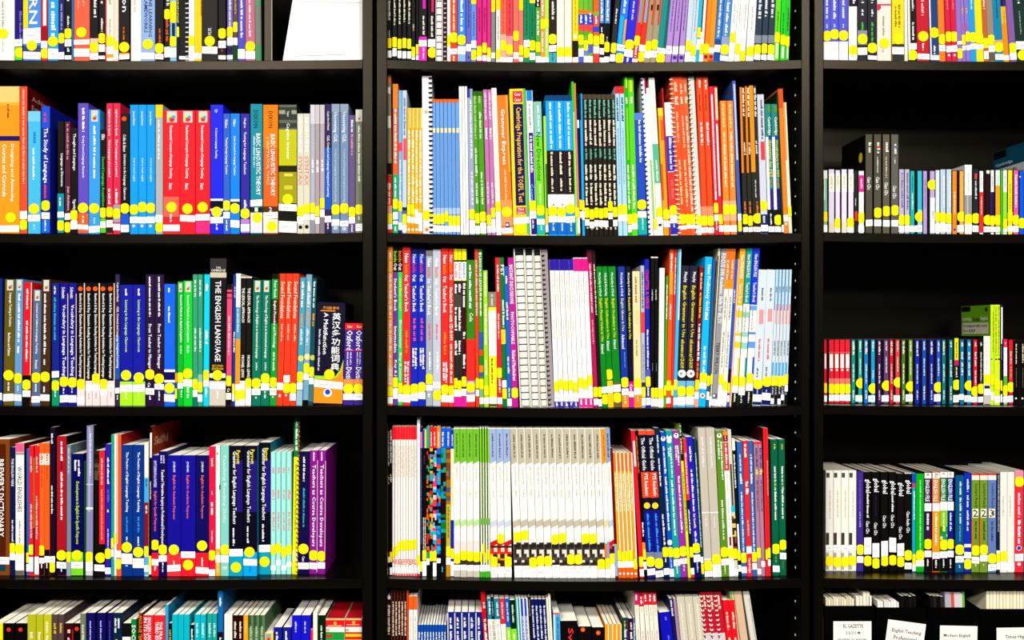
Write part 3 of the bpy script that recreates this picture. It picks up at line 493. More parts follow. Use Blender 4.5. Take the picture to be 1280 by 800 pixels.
723.8 742 322 -4 fdfbf6; *3; b f41c94 323 339; m d8c8c8 350 380 .5 2; d 478,480,475; l 490-497; b f42494 498 509 ; b fffafa 499 506 .35 .65
742.4 748 312 -5 bc1a5c; b 681830 312 328; m ffd8e8 330 392 .5 2.6; m f0a0c0 400 430 .5 2; d 490; l 498-506
748.3 752.8 312 -4.5 2a1418; m f4e8c8 330 394 .5 2; d 490; l 499-508
753 760 333 -4.5 0a8c22; t ffffff 341 370 .5 3.2 McCarthy & O'Dell; T f8e828 373 427 .5 3.6 English Phrasal Verbs in Use; t ffffff 430 442 .5 3.2 Advanced; d 499 .55; l 483-491
760.2 767.2 333 -4.5 0a8c22; t ffffff 341 370 .5 3.2 O'Dell & McCarthy; T f8e828 373 424 .5 3.6 English Collocations in Use; t ffffff 426 438 .5 3.2 Advanced; d 468 .4; b f8d020 476 509; l 483-491
767.4 776.7 333 -4.2 0a8c22; t ffffff 341 370 .45 3.4 McCarthy & O'Dell; T f8e828 373 422 .45 3.8 English Vocabulary in Use; t ffffff 424 436 .5 3.2 Advanced; b 7a6038 478 509; d 497; l 481-490
777.5 786.2 333 -3 1a3ca4; t ffffff 341 370 .45 3.4 McCarthy & O'Dell; T f8e828 373 414 .45 3.6 English Idioms in Use; t ffffff 418 436 .45 3.4 Advanced; m 80a0e8 440 460 .6 1.6; d 478; l 486-494; b ff9422 494 509; m fff0d8 495 505 .5 2.4
786.5 792.6 333 -2.5 0e0e26; t ffffff 341 369 .5 3 McCarthy & O'Dell; T f8e828 371 424 .5 3.6 Academic Vocabulary in Use; b d41aa4 477 509; t ffffff 480 490 .5 3 Cam; l 489-496
792.8 802 339 -1.4 f2deaa; m 8a6a48 346 380 .45 3; b d8d8a0 387 405 .3 .8; m 988a60 425 446 .45 2.4; d 479; l 485-493; b ff8c24 494 509; m fff0d8 496 502 .5 2
802.2 807 332 -1 bcc0cc; m 505870 340 385 .5 2.6; b f04a50 390 416; m 909098 430 475 .5 2; b 303858 478 508; d 490; l 497-507
807.5 813.3 324 -1 1a2cb4; T f03890 337 386 .5 4 CHAPTER & VERSE; m ffffff 412 462 .5 2.6; b 5868c0 462 480; d 477; m ffffff 484 497 .5 2.6; l 497-506
813.6 818 321 0 0c0a08; b f0f0e8 321 322.5; m d8d8d0 362 376 .4 1.8; m 909090 454 464 .5 1; d 491; l 498-508
818.3 822.5 321 0 0c0a08; b f0f0e8 321 322.5; m d8d8d0 362 376 .4 1.8; m 909090 454 464 .5 1; d 491; l 498-508
822.8 829.3 335 1 fbfaf0; d 492; l 498-508
829.5 832.3 345 2 52ac1a; m f0ffd8 356 400 .5 2; d 488
832.4 838 310 2.4 fb6424; m ffffff 317 368 .5 2.4; b ffa838 340 368 .2 .9; m ffffff 380 400 .5 2; d 482; l 497-504; b f84830 504 508
838.2 841.2 310 2.6 ea3434; m ffe8d0 322 368 .5 2; d 488
841.4 845.8 311 3 42bcec; b d8f4fc 311 400 .6 1; d 481; l 497-506
846 856.4 332 3 26243c; t ffffff 340 353 .55 4.4 Murphy; T f8e428 357 422 .5 4.8 English Grammar in Use; t f8e428 424 460 .5 4.2 with answers and CD-ROM; o fffcf4 467 5; o 98b070 467 1.8 .4; b 74bcdc 476 509; d 489; l 496-506
857 867.2 332 3 26243c; t ffffff 340 353 .55 4.4 Murphy; T f8e428 357 422 .5 4.8 English Grammar in Use; t f8e428 424 460 .5 4.2 with answers and CD-ROM; o fffcf4 467 5; o d07060 467 1.8 .55; b 74bcdc 476 509; d 489; l 496-506
867.6 872.8 333 4 8c161a; m ffd8b0 341 363 .5 2.6; m f8d830 366 400 .5 3; m ffffff 405 452 .5 3; m f8a030 454 474 .5 3; d 481; b f8a898 488 509; l 490-498
873 882 321 4.6 10bcf4; t ffffff 331 388 .55 5 New Proficiency Gold; m ffffff 390 400 .5 4; m ffffff 433 466 .5 3.6; d 472; l 478-486; o ffffff 494.5 3.2; o d05070 494.5 1.8
882.2 885.8 324 5 2c649c; d 476; l 490-500
886 888.8 310 6 e0d8b8; b 38302a 320 500 0 .4; d 474; l 495-506
889 896 310 6.4 9c9ca4; t ffffff 317 344 .5 5 FOCUS ON; t ffffff 346 404 .5 4.4 Academic Skills for IELTS; t 3a3430 428 467 .5 4.2 TERRY WILSON; o 2a1a78 494.5 2.8 .5; o fcfaf6 494.5 1.6 .4; l 499-507
896.2 908 311 6 f2eee2; *2; b ff7c1a 311 361; m ffe8c8 325 350 .5 3; b fb9c18 350 361; m 989078 371 400 .5 2.4; m a8a088 415 460 .5 2.4; d 474,482; l 486-506
908.2 911 324 6 0e62dc; m e0f0ff 362 380 .5 2; b 141410 461 480; d 485; l 494-502
911.2 913.8 324 6 fbf6ea; b fb7a18 324 510 0 .45
914 921.2 311 5.6 ffb412; t fffce8 319 348 .5 3.6 New ENGLISH FILE; t fffce8 354 379 .5 3.6 Teacher's Book; b fbf6ea 382 492; b ffd428 388 397; b ffcc28 416 420; b ffd428 427 435; m a89878 384 415 .4 2.2; b f8d018 447 478 .72 1; d 476; l 482-491; b 141008 491 508; m f4f0d8 492 504 .5 2.6
922 930 310 5.6 0a9c9a; t fffce8 318 347 .5 3.6 New ENGLISH FILE; t fffce8 353 378 .5 3.6 Teacher's Book; b fbf6ea 380 492; b 98d4c0 390 397; b 98d4c0 415 421; b 98d4c0 428 436; m 889080 384 415 .4 2.2; b 10a8a0 447 478 .75 1; d 477; l 486-494; b 141008 494 508; m f4f0d8 492 504 .5 2.6
931 939.5 310 5.4 1a3ade; t fffce8 318 346 .5 3.6 New ENGLISH FILE; t fffce8 353 378 .5 3.6 Teacher's Book; b fbf6ea 381 492; b 70a8e8 382 388; b 5c94e0 415 418; b 6ca0e8 427 435; m 889098 388 414 .4 2.2; b 1a50e0 446 470 .75 1; d 473; l 480-488; b 141008 488 507; m f4f0d8 490 504 .5 2.6
940.3 951.2 337 3.6 d8e2e8; m 303840 360 377 .55 2.6; b f4a0a0 387 405 .3 .8; m f04848 424 452 .5 3.2; m 303840 460 472 .4 2.4; d 480; b 1a206c 482 506; m c8d0f0 487 494 .5 2; l 493-502
951.8 962.6 337 3.6 d8e2e8; m 303840 360 377 .55 2.6; b f4a0a0 386 402 .3 .8; m f04848 423 451 .5 3.2; m 303840 459 471 .4 2.4; d 477; b 1a206c 482 506; m c8d0f0 487 494 .5 2; l 491-500
963 984 337 3 d4e0e8; *5; b 22a4ec 337 388 0 .3; m 708088 358 366 .6 2; b f0a8a0 380 405 .5 .95; m 607880 426 445 .6 2; b 2ab0f0 453 470 .1 .6; d 476,476,477,476,474; b 14141c 482 506; m d0d0d8 484 494 .5 2; l 498-505,0,498-505,493-500,481-489
@R3 506 506
1030 1033.5 424 0 ea1a34; k cd; b fff4ec 442 461 .2 .8; d 485; l 494-502
1036 1063 424 0 ec2a3c; *4; k cd; b f06868 440 441; b fff8f0 442.5 460 .15 .8; o ffe8e0 462.5 1.4; b f08078 473 482; d 486; l 493-501
1064.5 1069 424 0 109a8a; k cd; m fff4e0 427 445 .5 2.8; m c8f0e8 455 477 .5 2.2; m e0f8f4 488 500 .5 2.2
1073 1077.5 424 0 30ac9c; k cd; m e0fff0 427 440 .5 2.4; m d0f8f0 448 468 .5 2; d 479 .7; l 494-502
1080.3 1085 424 0 1082cc; k cd; m fff4e0 427 445 .5 2.8; m e0f0ff 455 480 .5 2.2; m e0f8f4 488 500 .5 2.2
1089 1093.5 424 0 20a4dc; k cd; m e0fff0 427 440 .5 2.4; m d0f8ff 463 474 .5 2; d 485.5 .6; l 494-502
1097 1101.5 424 0 4a2262; k cd; m ffece0 427 445 .5 2.8; m f0e0ff 455 480 .5 2.2; m e0d0f4 488 500 .5 2.2
1105 1110.7 424 0 6c4a7a; k cd; m f0e0f0 427 440 .5 2.4; m f0e0ff 446 466 .5 2; d 482 .6; l 494-502
1112.3 1116.5 424 0 e41a34; k cd; m fff4e0 427 445 .5 2.8; m ffe0e0 455 480 .5 2.2; m ffe0e0 488 500 .5 2.2
1119.5 1124.5 424 0 f2444c; k cd; m ffe8e0 427 440 .5 2.4; m ffe8d0 446 466 .5 2; d 478 .7; l 494-502
1127.3 1131.5 424 0 528422; k cd; m fff4e0 427 445 .5 2.8; m e8f8d0 455 480 .5 2.2; m e8f8d0 488 500 .5 2.2
1136 1140.7 424 0 7a9c3a; k cd; m e8f8d0 427 440 .5 2.4; m e8f8d0 446 469 .5 2; d 483 .5; l 493-502
1144.3 1149 424 0 1a34c6; k cd; m fff4e0 427 445 .5 2.8; m e0e8ff 455 480 .5 2.2; m e0e8ff 488 500 .5 2.2
1153 1157.5 424 0 2054d6; k cd; m e8f0ff 427 440 .5 2.4; m e0e8ff 448 470 .5 2.2; m fff0f0 483 500 .5 2.2
1162 1167 424 0 1a2cbe; k cd; m fff4e0 427 445 .5 2.8; m e0e8ff 455 480 .5 2.2; m e0e8ff 488 500 .5 2.2
1171 1175.5 424 0 285cd6; k cd; m e8f0ff 427 440 .5 2.4; m e0e8ff 448 470 .5 2.2; d 484 .4; l 493-502
1177.7 1182 424 0 10848c; k cd; m fff4e0 427 445 .5 2.8; m d0f0f0 455 478 .5 2.2; m d0f0f0 488 500 .5 2.2
1186.5 1191 424 0 0a8494; k cd; m e0f8f8 427 436 .5 2.4; m ffffff 450 472 .5 2.2; m f4f0e0 483 500 .5 2.4
1193 1198.3 422 0 eae424; k cd; m 606010 428 448 .5 2.4; b c8285c 450 457; b 141c0c 457 505; m f4ffe0 459 472 .5 2.4; d 481; l 494-503
1200.2 1205 424 0 0a7cb6; k cd; m e8f8ff 428 433 .5 2.8; m e8f8ff 440 450 .5 2.8; m e8f8ff 453 470 .5 2.6; l 493-500
1209 1213.7 424 0 108cc6; k cd; m e8f8ff 428 433 .5 2.8; m e8f8ff 440 450 .5 2.8; m e8f8ff 453 470 .5 2.6; d 482 .6; l 494-502
1217 1222 424 0 f41a3c; k cd; m ffe8e8 428 433 .5 2.8; m ffe8e8 440 458 .5 2.8; m ffe8e8 463 482 .5 2.4; d 489; l 496-503
1224 1228.7 424 0 1a1a16; k cd; m f4f4e8 428 433 .5 2.4; m e8e8d8 440 478 .5 2; d 486; l 496-503
1229.5 1238 420 0 f6f2ea; k dvd; p f4f0e4; m d8d0c8 426 464 .5 2; b 302820 482 506 .1 .9; d 474; l 486-494; b c8c4bc 494 505
1238.3 1242.6 381 0 d2f424; c 74b022; m 90a818 390 440 .7 1.6; o 404890 449 1 .3; d 475; l 490-500; z lime
1242.8 1250 381 0 d8f624; m 687818 383 445 .3 1.8; m 688018 383 445 .75 1.6; o 202818 449 1.2 .3; o 20301c 449 1.2 .8; d 481; l 495-503
1250.5 1253.2 381 0 302858; b f0f0f8 384 430 .3 1; m 8080c0 432 450 .5 1.6; d 482; l 493-503
1254.5 1259 424 0 fcfaf6; k cd; b f41c58 424 434; m ffe0e8 428 432 .5 2; b 60c030 470 484; d 488; l 496-503; b 80d848 500 505
1261.3 1266 424 0 f41a34; k cd; m fff0e0 439 455 .5 2; m f8b080 458 475 .5 2; d 484; l 495-503
1267.8 1272 425 0 100c0a; k cd; m f4ecc8 430 455 .6 2; m 808070 460 485 .6 1; o f0f0f0 498 1.2
1275.5 1280.5 425 0 100c0a; k cd; m f4ecc8 430 455 .6 2; m 808070 460 485 .6 1; o f0f0f0 498 1.2
@L4 724 720
-14 12 549 0 8a4a18; b 5a2408 555 700 .3 .82; T ffffff 574 671 .6 6.4 BREWER'S DICTIONARY; l 696-705; b 0a4a5c 706 714 .2 .8
12.5 19 559 0 101e54; T e8ecff 573 608 .5 2.8 THE ENGLISH VERB; m e8ecff 650 678 .5 2.6; d 685; l 691-700
19.3 30 554 0 fffaf2; b f4648e 554 565; c 6a0a14; b a8a090 565.5 568.5; T 585048 583 640 .5 5 WORLD ENGLISHES; m a09888 651 680 .5 2.8; d 686; l 693-712; b 706a60 713 720
33 36 561 0 1072cc; d 697; l 705-714
36.2 41.7 557 0 fa2432; m ffc8c8 571 592 .5 2.6; m ffd8d8 630 675 .5 2.6; d 687 .6; l 696-714
41.8 43.2 572 0 8a8a10; b 100c0a 660 718
43.3 48.7 557 0 fa2432; m ffc8c8 571 592 .5 2.6; m ffd8d8 620 675 .5 2.6; l 696-718
49 55.5 554 0 fb6c2a; b fff0e0 567 581; m e84818 568 580 .5 3.6; m c04818 583 610 .5 2; d 688; b 1a1018 694 719; l 697-704; m ffffff 705 711 .5 2.4
55.7 62 554 0 fb6820; b fff0e0 567 581; m e84818 568 580 .5 3.6; m c04818 583 600 .5 2; b 120c10 687 719; l 695-703; m ffffff 704 711 .5 2.4
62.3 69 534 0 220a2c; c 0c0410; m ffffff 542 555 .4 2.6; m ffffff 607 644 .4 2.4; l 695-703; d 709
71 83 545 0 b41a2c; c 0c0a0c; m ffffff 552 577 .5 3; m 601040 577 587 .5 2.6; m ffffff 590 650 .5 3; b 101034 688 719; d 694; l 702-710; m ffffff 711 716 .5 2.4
83.3 88.7 556 0 7a8c9a; m c0ccd4 560 592 .5 3; b 9aaab4 690 720; d 696
89 104 567 0 08085e; m ffffff 575 596 .65 3.4; m ffffff 575 589 .35 3.4; t ccf424 602 680 .5 4.6 Developments in English for Specific Purposes; d 694; b 84dc24 690 719; l 702-710
105 107 577 0 0a5a24
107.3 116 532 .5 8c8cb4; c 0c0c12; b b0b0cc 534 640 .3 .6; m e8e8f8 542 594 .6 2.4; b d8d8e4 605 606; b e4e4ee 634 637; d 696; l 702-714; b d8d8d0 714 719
118 131 563 0 14120c; x 5 563 600 585438 302c18 18160c; b fa2834 564 680 .48 1; m ffd0d0 573 607 .72 2.4; m ffb0b0 612 676 .72 2; d 697 .6; l 706-714
131.5 138.7 555 0 3a22ac; m ffffff 572 606 .5 2.8; m 7868e0 612 628 .5 3; m ffffff 637 642 .5 3; m e0d8ff 661 695 .5 2; d 692; l 709-717
139 142.2 543 0 12b492; d 679; l 687-696
142.3 145.7 543 0 f8ece4; d 672; l 680-700
145.9 151.5 543 0 fb6230; b f8d0b8 543 680 0 .25; d 705 .4; l 688-697; c c01820
151.7 165.7 556 0 0a3c90; T ffffff 565 640 .5 3.6 The Practice of English Language Teaching; m 38a0e8 646 667 .5 2.8; m ffffff 671 678 .5 2.6; d 684; l 692-705; m a8c0e8 706 709 .5 5
166 180 556 0 0a3c90; T ffffff 565 640 .5 3.6 The Practice of English Language Teaching; m 38a0e8 646 667 .5 2.8; m ffffff 671 683 .5 2.6; d 690; l 698-710
180.3 185.7 553 0 f4f0e2; b 48b0e8 597 628; m 104878 599 610 .5 2.4; b 901830 628 683; m ffe0e0 632 643 .5 3; d 689; b 58b4e8 696 719; l 706-714
185.9 189.2 533 .6 100c0a; z skill; b fcf8f0 541 572 .2 .9; c b43c18; m f0e0c0 602 625 .5 1.6; d 701; b e8f0c0 707 718
189.5 198.2 569 0 1a1284; t e8ecff 576 609 .5 3.2 HUTCHINSON & WATERS; T ff7c6c 614 664 .5 3.8 English for Specific Purposes; d 681; b f41c34 691 720; l 699-707; m ffd8d8 708 714 .5 3
198.4 208.7 564 0 180a5c; m d8d0f8 569 580 .3 2.4; m d8d0f8 569 579 .62 2.4; t ffffff 587 682 .45 4.4 Teachers' Narrative Inquiry as Professional Development; d 687; l 694-702; m ffffff 703 715 .5 2
209 226 569 0 1a129c; t ffffff 577 590 .5 3 JORDAN; T ff7868 594 649 .5 3.8 English for Academic Purposes; d 687; b fa3a44 691 720; l 706-714; m ffffff 701 706 .5 2
226.3 244.3 569 0 1a129c; t ffffff 577 590 .45 3 JORDAN; T ff7868 594 648 .45 3.8 English for Academic Purposes; l 689-697; b fa2434 697 720; d 706
244.6 261 569 0 120c64; t ffffff 577 590 .5 3 JORDAN; T ff7868 594 648 .5 3.8 English for Academic Purposes; d 682; b fa2434 691 720; m ffffff 697 708 .5 2.4; l 709-717
261.3 269 558 0 f41c4c; t ffffff 573 583 .5 3.4 Lynch; m ffd0d8 614 619 .5 2; m ffffff 628 644 .5 3.6; m ffd0d8 663 680 .5 2; d 694; l 712-720
269.5 275.2 557 0 fbf8f0; o f88030 567 1.4 .4; m e8c8a8 575 590 .4 2; b 303030 606 612 .8 1; b ffb424 686 722; m fff0d0 690 715 .5 2; l 694-703
275.7 286 557 0 8ad4c4; T d8f8f0 568 653 .45 4.2 Teaching Reading Skills; d 687 .6; l 694-703; H f0fff8 708 712 5 III
286.5 303.7 557 0 0c0822; b 2a1a80 575 640 .55 .98; T ffee20 563 580 .66 4.4 Parrott; t ffffff 564 655 .36 5.2 Grammar for English Language Teachers; m ffffff 660 682 .32 3; l 686-695; b 0aa8c4 695 721; d 709
304.2 321.5 557 0 0c0822; c 0aa0c8; b 2a1a80 575 640 .5 .98; T ffee20 562 580 .66 4.4 Parrott; t ffffff 563 653 .36 5.2 Grammar for English Language Teachers; m ffffff 658 680 .32 3; d 690 .45; b 0cacec 690 721; l 699-707; m 106880 708 716 .5 2.4
323.5 338 553 0 0c0822; s 45; c 0a90a8; b 2a1a80 575 640 .5 .98; T ffee20 560 576 .66 4.4 Parrott; t ffffff 560 650 .4 5.2 Grammar for English Language Teachers; m ffffff 655 677 .36 3; l 681-690; b 0aa8c4 690 718; d 702
338.5 364.8 565 0 aceee4; *4; s 45; b 70c8b8 565 718 .85 1; m f08898 584 592 .5 3.4; m f08898 612 625 .5 3.4; m f08898 640 664 .5 3; d 687,685,690,687; l 707-713,700-707,707-713,702-708
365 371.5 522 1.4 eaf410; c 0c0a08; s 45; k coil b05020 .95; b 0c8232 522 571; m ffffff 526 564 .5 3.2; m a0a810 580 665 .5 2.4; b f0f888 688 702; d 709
372.3 386 564 0 140e4c; s 45; m ffffff 571 602 .5 3; m 38b8cc 610 660 .5 3; d 686; t ffffff 695 702 .5 3 Cam; l 703-711
386.5 396.6 563 .6 941a94; s 45; b e8c8e0 575 715 .92 1; m f0d8f0 565 577 .5 3; T ffffff 581 683 .48 4.8 Teachers as Course Developers; d 694; l 703-711
397 406.3 563 .8 941a94; s 45; b f0c8e0 576 690 .92 1; m f0d8f0 565 577 .45 3; T ffffff 581 683 .42 4.8 Teachers as Course Developers; d 695; l 703-711
@C4 726 722
484 487 540 0 100c0a; m f4f0e0 540 582 .5 2; m f4f0e0 595 605 .5 2; l 696-703
487.2 490.2 538 0 1c0c0a; m f4f0e0 538 580 .5 2; m f4f0e0 593 603 .5 2; d 696; l 709-718
490.4 521 533 0 fdf8f0; *9; b fa2432 533 549.5; b f8d8b8 549 722 .86 1; m d8d0c0 557 597 .45 2; d 690,688,683,681,682,681,681,681,680; m fa3040 699 706 .5 3; l 709-716; b fa3840 717 722 .2 .8
521.3 525 522 0 fdfcf6; d 700; b e81830 717 721
525.2 527.8 534 0 1a1840; b f070a0 540 560; m 6878d0 560 680 .5 1.2; d 708
528 533 537 0 0c0a0a; b 1840d0 537 560 0 .45; b f8d820 537 560 .55 1; m 504c40 570 580 .5 2; m f4f0d8 647 690 .3 1.6; m f4f0d8 647 690 .72 1.6; d 694; l 701-721
533.2 537 533 0 0c0c10; b 14b49c 533 560; x 11 560 700 f07020 e03018 18a888 101010 101010; l 698-706
537.2 541 533 0 0c0c10; b f42430 533 560; x 12 560 692 28c030 f0b820 e02020 101010 20a8c8; m fff0f0 540 558 .5 1.8; d 695
541.2 545.6 534 0 0c0c10; b fa2830 534 560; x 13 560 690 18b0d0 e8c8d8 f04830 30c8e0 e04088 101010; m fff0f0 540 558 .5 2; d 695; l 703-721
545.8 550.8 533 0 0c0c10; b fb9424 533 560; x 14 560 695 20c0e0 e85020 2868c8 101010 18a8d8; m fff0d8 540 558 .5 2; l 698-704
551 557.3 535 0 181010; b 0e64dc 535 560; x 15 560 672 0a8030 10a8a0 103018 201008 1888c8; m f0f4ff 540 558 .4 2.6; m 30c0e0 708 715 .3 2
557.6 563.2 535 0 c8b822; b 0e66e4 535 560; b 5a3010 560 610; x 16 562 630 8a4818 b07018 3a6090; m f0f4ff 540 558 .5 2.6; m 706818 634 672 .5 2.4; d 689; l 697-706; b c89018 706 722
563.4 567.4 537 0 1826c8; m f4f4ff 543 558 .5 2; b fbf0c8 561 650; m d8b838 590 630 .5 1.4; b e8ecff 634 650 .2 .8; d 692; l 702-720
567.6 599.8 535 -1.2 fbf8ec; *4; v 7ac234 536 578; m 386010 542 572 .5 2.6; m c0bca8 583 603 .5 1.6; m c0bca8 614 622 .5 1.4; v bce09c 650 657; b f4e0d8 676 690; b 403830 697 708; d 698,694,695,696; l 706-713; b ccc6b8 713 721
600.2 613 534 -1 f4f8e0; *4; b 0c3a0c 534 722 0 .35; b 90d820 536 578 .35 1; b c8e898 578 648 .4 .6; b 80b858 648 656; d 696,686,697,693; l 706-714; b 48c020 714 723
613.4 640 535 -2.4 fbf8ec; *3; v a4b6dc 536 578; m 303c60 542 572 .5 2.6; m c0bca8 583 603 .5 1.6; m c0bca8 614 622 .5 1.4; v ccd4e4 651 658; v d81c24 676 682; x 21 682 708 f0a018 e83020 f8d848 402818 f0e0d0; d 702,673,702; l 710-717
643.3 757 535 -4 fbf8ec; *12; v c4bca4 536 579; b e8e4d4 536 579 .82 1; m 383020 543 573 .5 2.6; m b8b09c 583 607 .55 1.6; m b8b09c 612 622 .55 1.6; v c6beaa 650 658; x 31 678 707 403830 302820 5a5048 e8e0d4 403830; d 671,669,703,701,701,674,672,699,699,673,673,705; l 707-722,708-722,710-722,709-721,709-721,706-721,709-722,709-722,709-722,711-722,710-722,712-723; m c8c0b4 712 714 .5 4
757.3 763 535 -4.6 fbf8ec; v ff9a1a 536 579; m b06808 544 574 .6 2.4; m f0d8c8 583 607 .55 1.6; v fcd498 650 658; b f87a20 679 704 0 .5; b 88a8d8 677 700 .5 1; d 704; l 711-722
763.2 769.3 535 -4.6 fbf8ec; v 94aad0 535 578; m 283858 542 572 .5 2.6; m c0bca8 583 607 .5 1.6; v bcc8e0 650 658; v d01c20 676 682; x 41 682 700 e05020 f8c030 601818; d 698; l 708-719
769.6 772.6 560 -5 701018; b 9cb8d8 680 720
773 797.5 566 -4.4 ffa81c; *5; b fcfaf2 566 700 .72 1; b f87818 566 589 .05 .6; m f8f0a8 592 640 .35 2.4; d 694,696,695,694,705; l 701-709; b f86a1c 709 722; o ffffff 717 1.4
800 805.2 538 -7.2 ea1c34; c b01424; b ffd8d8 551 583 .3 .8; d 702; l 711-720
805.4 809.2 538 -7.2 100c0a; m f87a20 545 592 .45 2; m ffffff 653 671 .6 2.4; b fb9a20 678 700; d 693; l 702-712
809.4 830 538 -6.4 16162e; *2; b f45432 538 543.5; t ffffff 547 588 .5 4.2 The Official Guide; b f44c22 590 622; t ffffff 592 620 .6 4 PTE Academic; o f8d838 632 4; b 1a1a90 638 692; m 38b0f8 642 698 .5 3.2; b 8088a8 690 700; d 702,704; b 2a2898 706 722; l 711-719,713-722
830.3 837 535 -7 0a2a4a; m e8f0ff 544 567 .5 2.6; m ffffff 573 610 .5 2.6; m ffffff 643 682 .5 2.8; d 690; m ffffff 698 705 .5 2.6; l 710-718
837.2 842.8 540 -6.4 1454cc; o ffffff 548.5 3 .5; o 303030 547 1.2 .5; m ffffff 558 592 .5 2.8; m ffffff 596 664 .5 2.8; o fcf8f0 678 3.4; d 690; l 711-721; m d8e4ff 698 710 .5 2
843 851.2 538 -6 10a4a4; o ffffff 547 3.4 .45; o 303030 544.5 1.2 .45; o ffffff 551 3 .45; m ffffff 558 597 .6 2.6; m ffffff 560 572 .3 2.6; m ffffff 600 670 .5 2.8; d 691; l 699-707; m e0fcfc 708 717 .5 2.6
851.4 860.2 538 -6 a432ac; o ffffff 544.5 3.2 .5; o 303030 543.5 1.2 .5; m ffffff 557 582 .65 2.6; m ffffff 557 575 .35 2.6; m ffffff 595 666 .5 2.8; d 689; l 698-705; m f4d8f8 706 715 .5 2.6
860.4 863.6 530 -7.4 dcf424; b 0e2410 530 576; m b0f0b0 531 545 .5 2.4; m e8ffd0 548 568 .5 2; m 889018 590 665 .5 2
863.8 868.2 548 -6 fa342c; m ffe0d8 566 620 .5 2.6; b 141c40 625 718; m ffffff 637 668 .5 2; d 690; l 710-718
868.4 877 546 -6.6 2a22bc; m ffffff 558 577 .5 3; m ffffff 587 640 .5 3; m f8d828 642 662 .5 3; m ffffff 664 678 .5 3; d 685; l 693-702; b 0e1464 702 722; m d0d8ff 703 716 .5 2.4
877.2 880.4 548 -6 0c4a50; m c0e8e8 566 684 .5 1.8; l 696-704; d 711
881 890.8 535 -4.8 cac2b2; b fcfaf4 640 641.2; m f0ece4 546 585 .5 2.8; m f4f0ea 646 660 .5 2; b f0ece4 698 700; d 707; l 714-723
891 902 535 -4.8 cac2b2; b fcfaf4 640 641.2; m f0ece4 546 585 .5 2.8; m f4f0ea 646 660 .5 2; d 699; b fcfaf4 705 723; l 714-722
902.2 911.5 538 -4.4 629422; o ffffff 544.5 3 .5; o 283038 543.5 1.2 .5; m f4ffe8 550 574 .35 2.8; m f4ffe8 552 600 .7 2.4; m f4ffe8 625 676 .5 2.8; d 690; l 698-706; m e8f8d0 707 717 .5 2.6
911.8 918.2 538 -4.8 fbf6f0; b a41a1c 538 552; o fb9a20 541.5 3; m ffd0c0 545 551 .5 2; b f2322c 553 588; m ffffff 555 586 .5 3; m d8d0cc 592 660 .5 2; b b01c20 671 682 .3 .7; d 691; l 698-720
918.4 923 537 -5 d0dcc8; b 504830 580 640 .2 .7; b 20c8d8 632 640; x 51 645 700 301c10 b04818 e8c878 403018; d 692; l 711-718
923.2 927 548 -5 1c1812; b f0ece4 530 563; m fffce8 568 610 .5 2; b f4f0e8 655 690 .3 .9; d 694; l 706-714
927.2 934 552 -3.6 386cb4; m f0f4ff 568 590 .5 2.6; m ffffff 592 605 .5 3.4; m f0f4ff 615 690 .5 2.4; d 697; l 708-716
934.2 940.6 551 -3.4 f42c34; m ffffff 555 574 .4 3; m ffffff 602 618 .5 4; m ffd8d8 650 670 .5 2.2; l 683-692; t ffffff 697 716 .5 3.6 Cambridge
940.8 946.6 551 -3.4 386cb4; m f0f4ff 568 590 .5 2.6; m ffffff 592 605 .5 3.4; m f0f4ff 615 690 .5 2.4; d 696; l 704-712
946.8 957 552 -2.8 b4849c; *2; b f43038 552 555; m 5a3080 560 585 .6 3; m f0e060 587 593 .6 4; m 6a4088 600 640 .6 2; d 691,0; l 711-718,701-708
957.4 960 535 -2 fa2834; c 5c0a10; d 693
960.2 963.6 535 -2 fa2432; m ffa0a0 575 620 .5 1.6; d 691; l 699-707
966 974.6 549 -1.6 066a4a; m d8d828 555 563 .55 2.6; m ffffff 583 650 .55 2.8; m 88b028 602 612 .55 2.6; d 686; m 90c030 695 704 .5 2; l 707-715
975 983 549 -1.2 066a4a; m b0b828 555 563 .55 2.6; m ffffff 583 650 .55 2.8; m 588828 602 612 .55 2.6; d 681; l 691-699; m 609028 701 711 .5 2
@R4 724 714
1032 1070.5 588 .2 f6f2e6; *4; k dvd; c f4f0e2; p ece4d0; b 585048 591 597 .05 .5; m c8b898 613 648 .55 2; b 4a4236 666 681 .02 .45; d 701,702.5,702,700.5; l 682-688; b b8b0a0 691 712 .02 .4
1071 1079.2 589 0 4a3294; k dvd; c 100c0a; p 201814; m 7868b8 600 640 .5 2; m b0a8d8 640 660 .5 2.4; d 687; l 695-703
1080 1089 590 0 14100c; k dvd; t ffffff 599 616 .5 7 global; m ffffff 617 647 .5 3; t ffffff 651 667 .5 3.6 Class CDs; l 672-693; d 701
1090.3 1099 590 0 14100c; k dvd; t ffffff 598 615 .5 7 global; m 302850 618 645 .5 2; t ffffff 653 669 .5 3.6 Class CDs; l 679-697; d 704
1101.3 1109.8 590 0 14100c; k dvd; t ffffff 600 617 .5 7 global; t ffffff 644 660 .5 3.6 Class CDs; l 676-695; d 701
1111.3 1120 590 0 14100c; k dvd; t ffffff 601 618 .5 7 global; m ffffff 619 640 .5 3; t ffffff 643 660 .5 3.6 Class CDs; l 672-690; d 700
1121.3 1130 592 0 14100c; k dvd; t ffffff 603 620 .5 7 global; t ffffff 658 674 .5 3.6 Class CDs; l 679-695; d 702
1130.5 1139.6 591 0 14100c; k dvd; b f4f0e4 590 592; t ffffff 600 617 .5 7 global; t ffffff 639 666 .5 3.6 Class Audio CDs; d 694; l 703-711
1140.2 1144.4 591 0 10acc4; k dvd; x 61 592 610 f0a020 2050d0 d04080; m e8ffff 614 650 .6 1.8; d 699; l 705-713
1144.7 1154.8 592 .2 08b422; k dvd; c 100c0a; p 14100c; m b0f0a0 600 690 .55 2.4; d 694; l 700-708; b 08b422 708 713
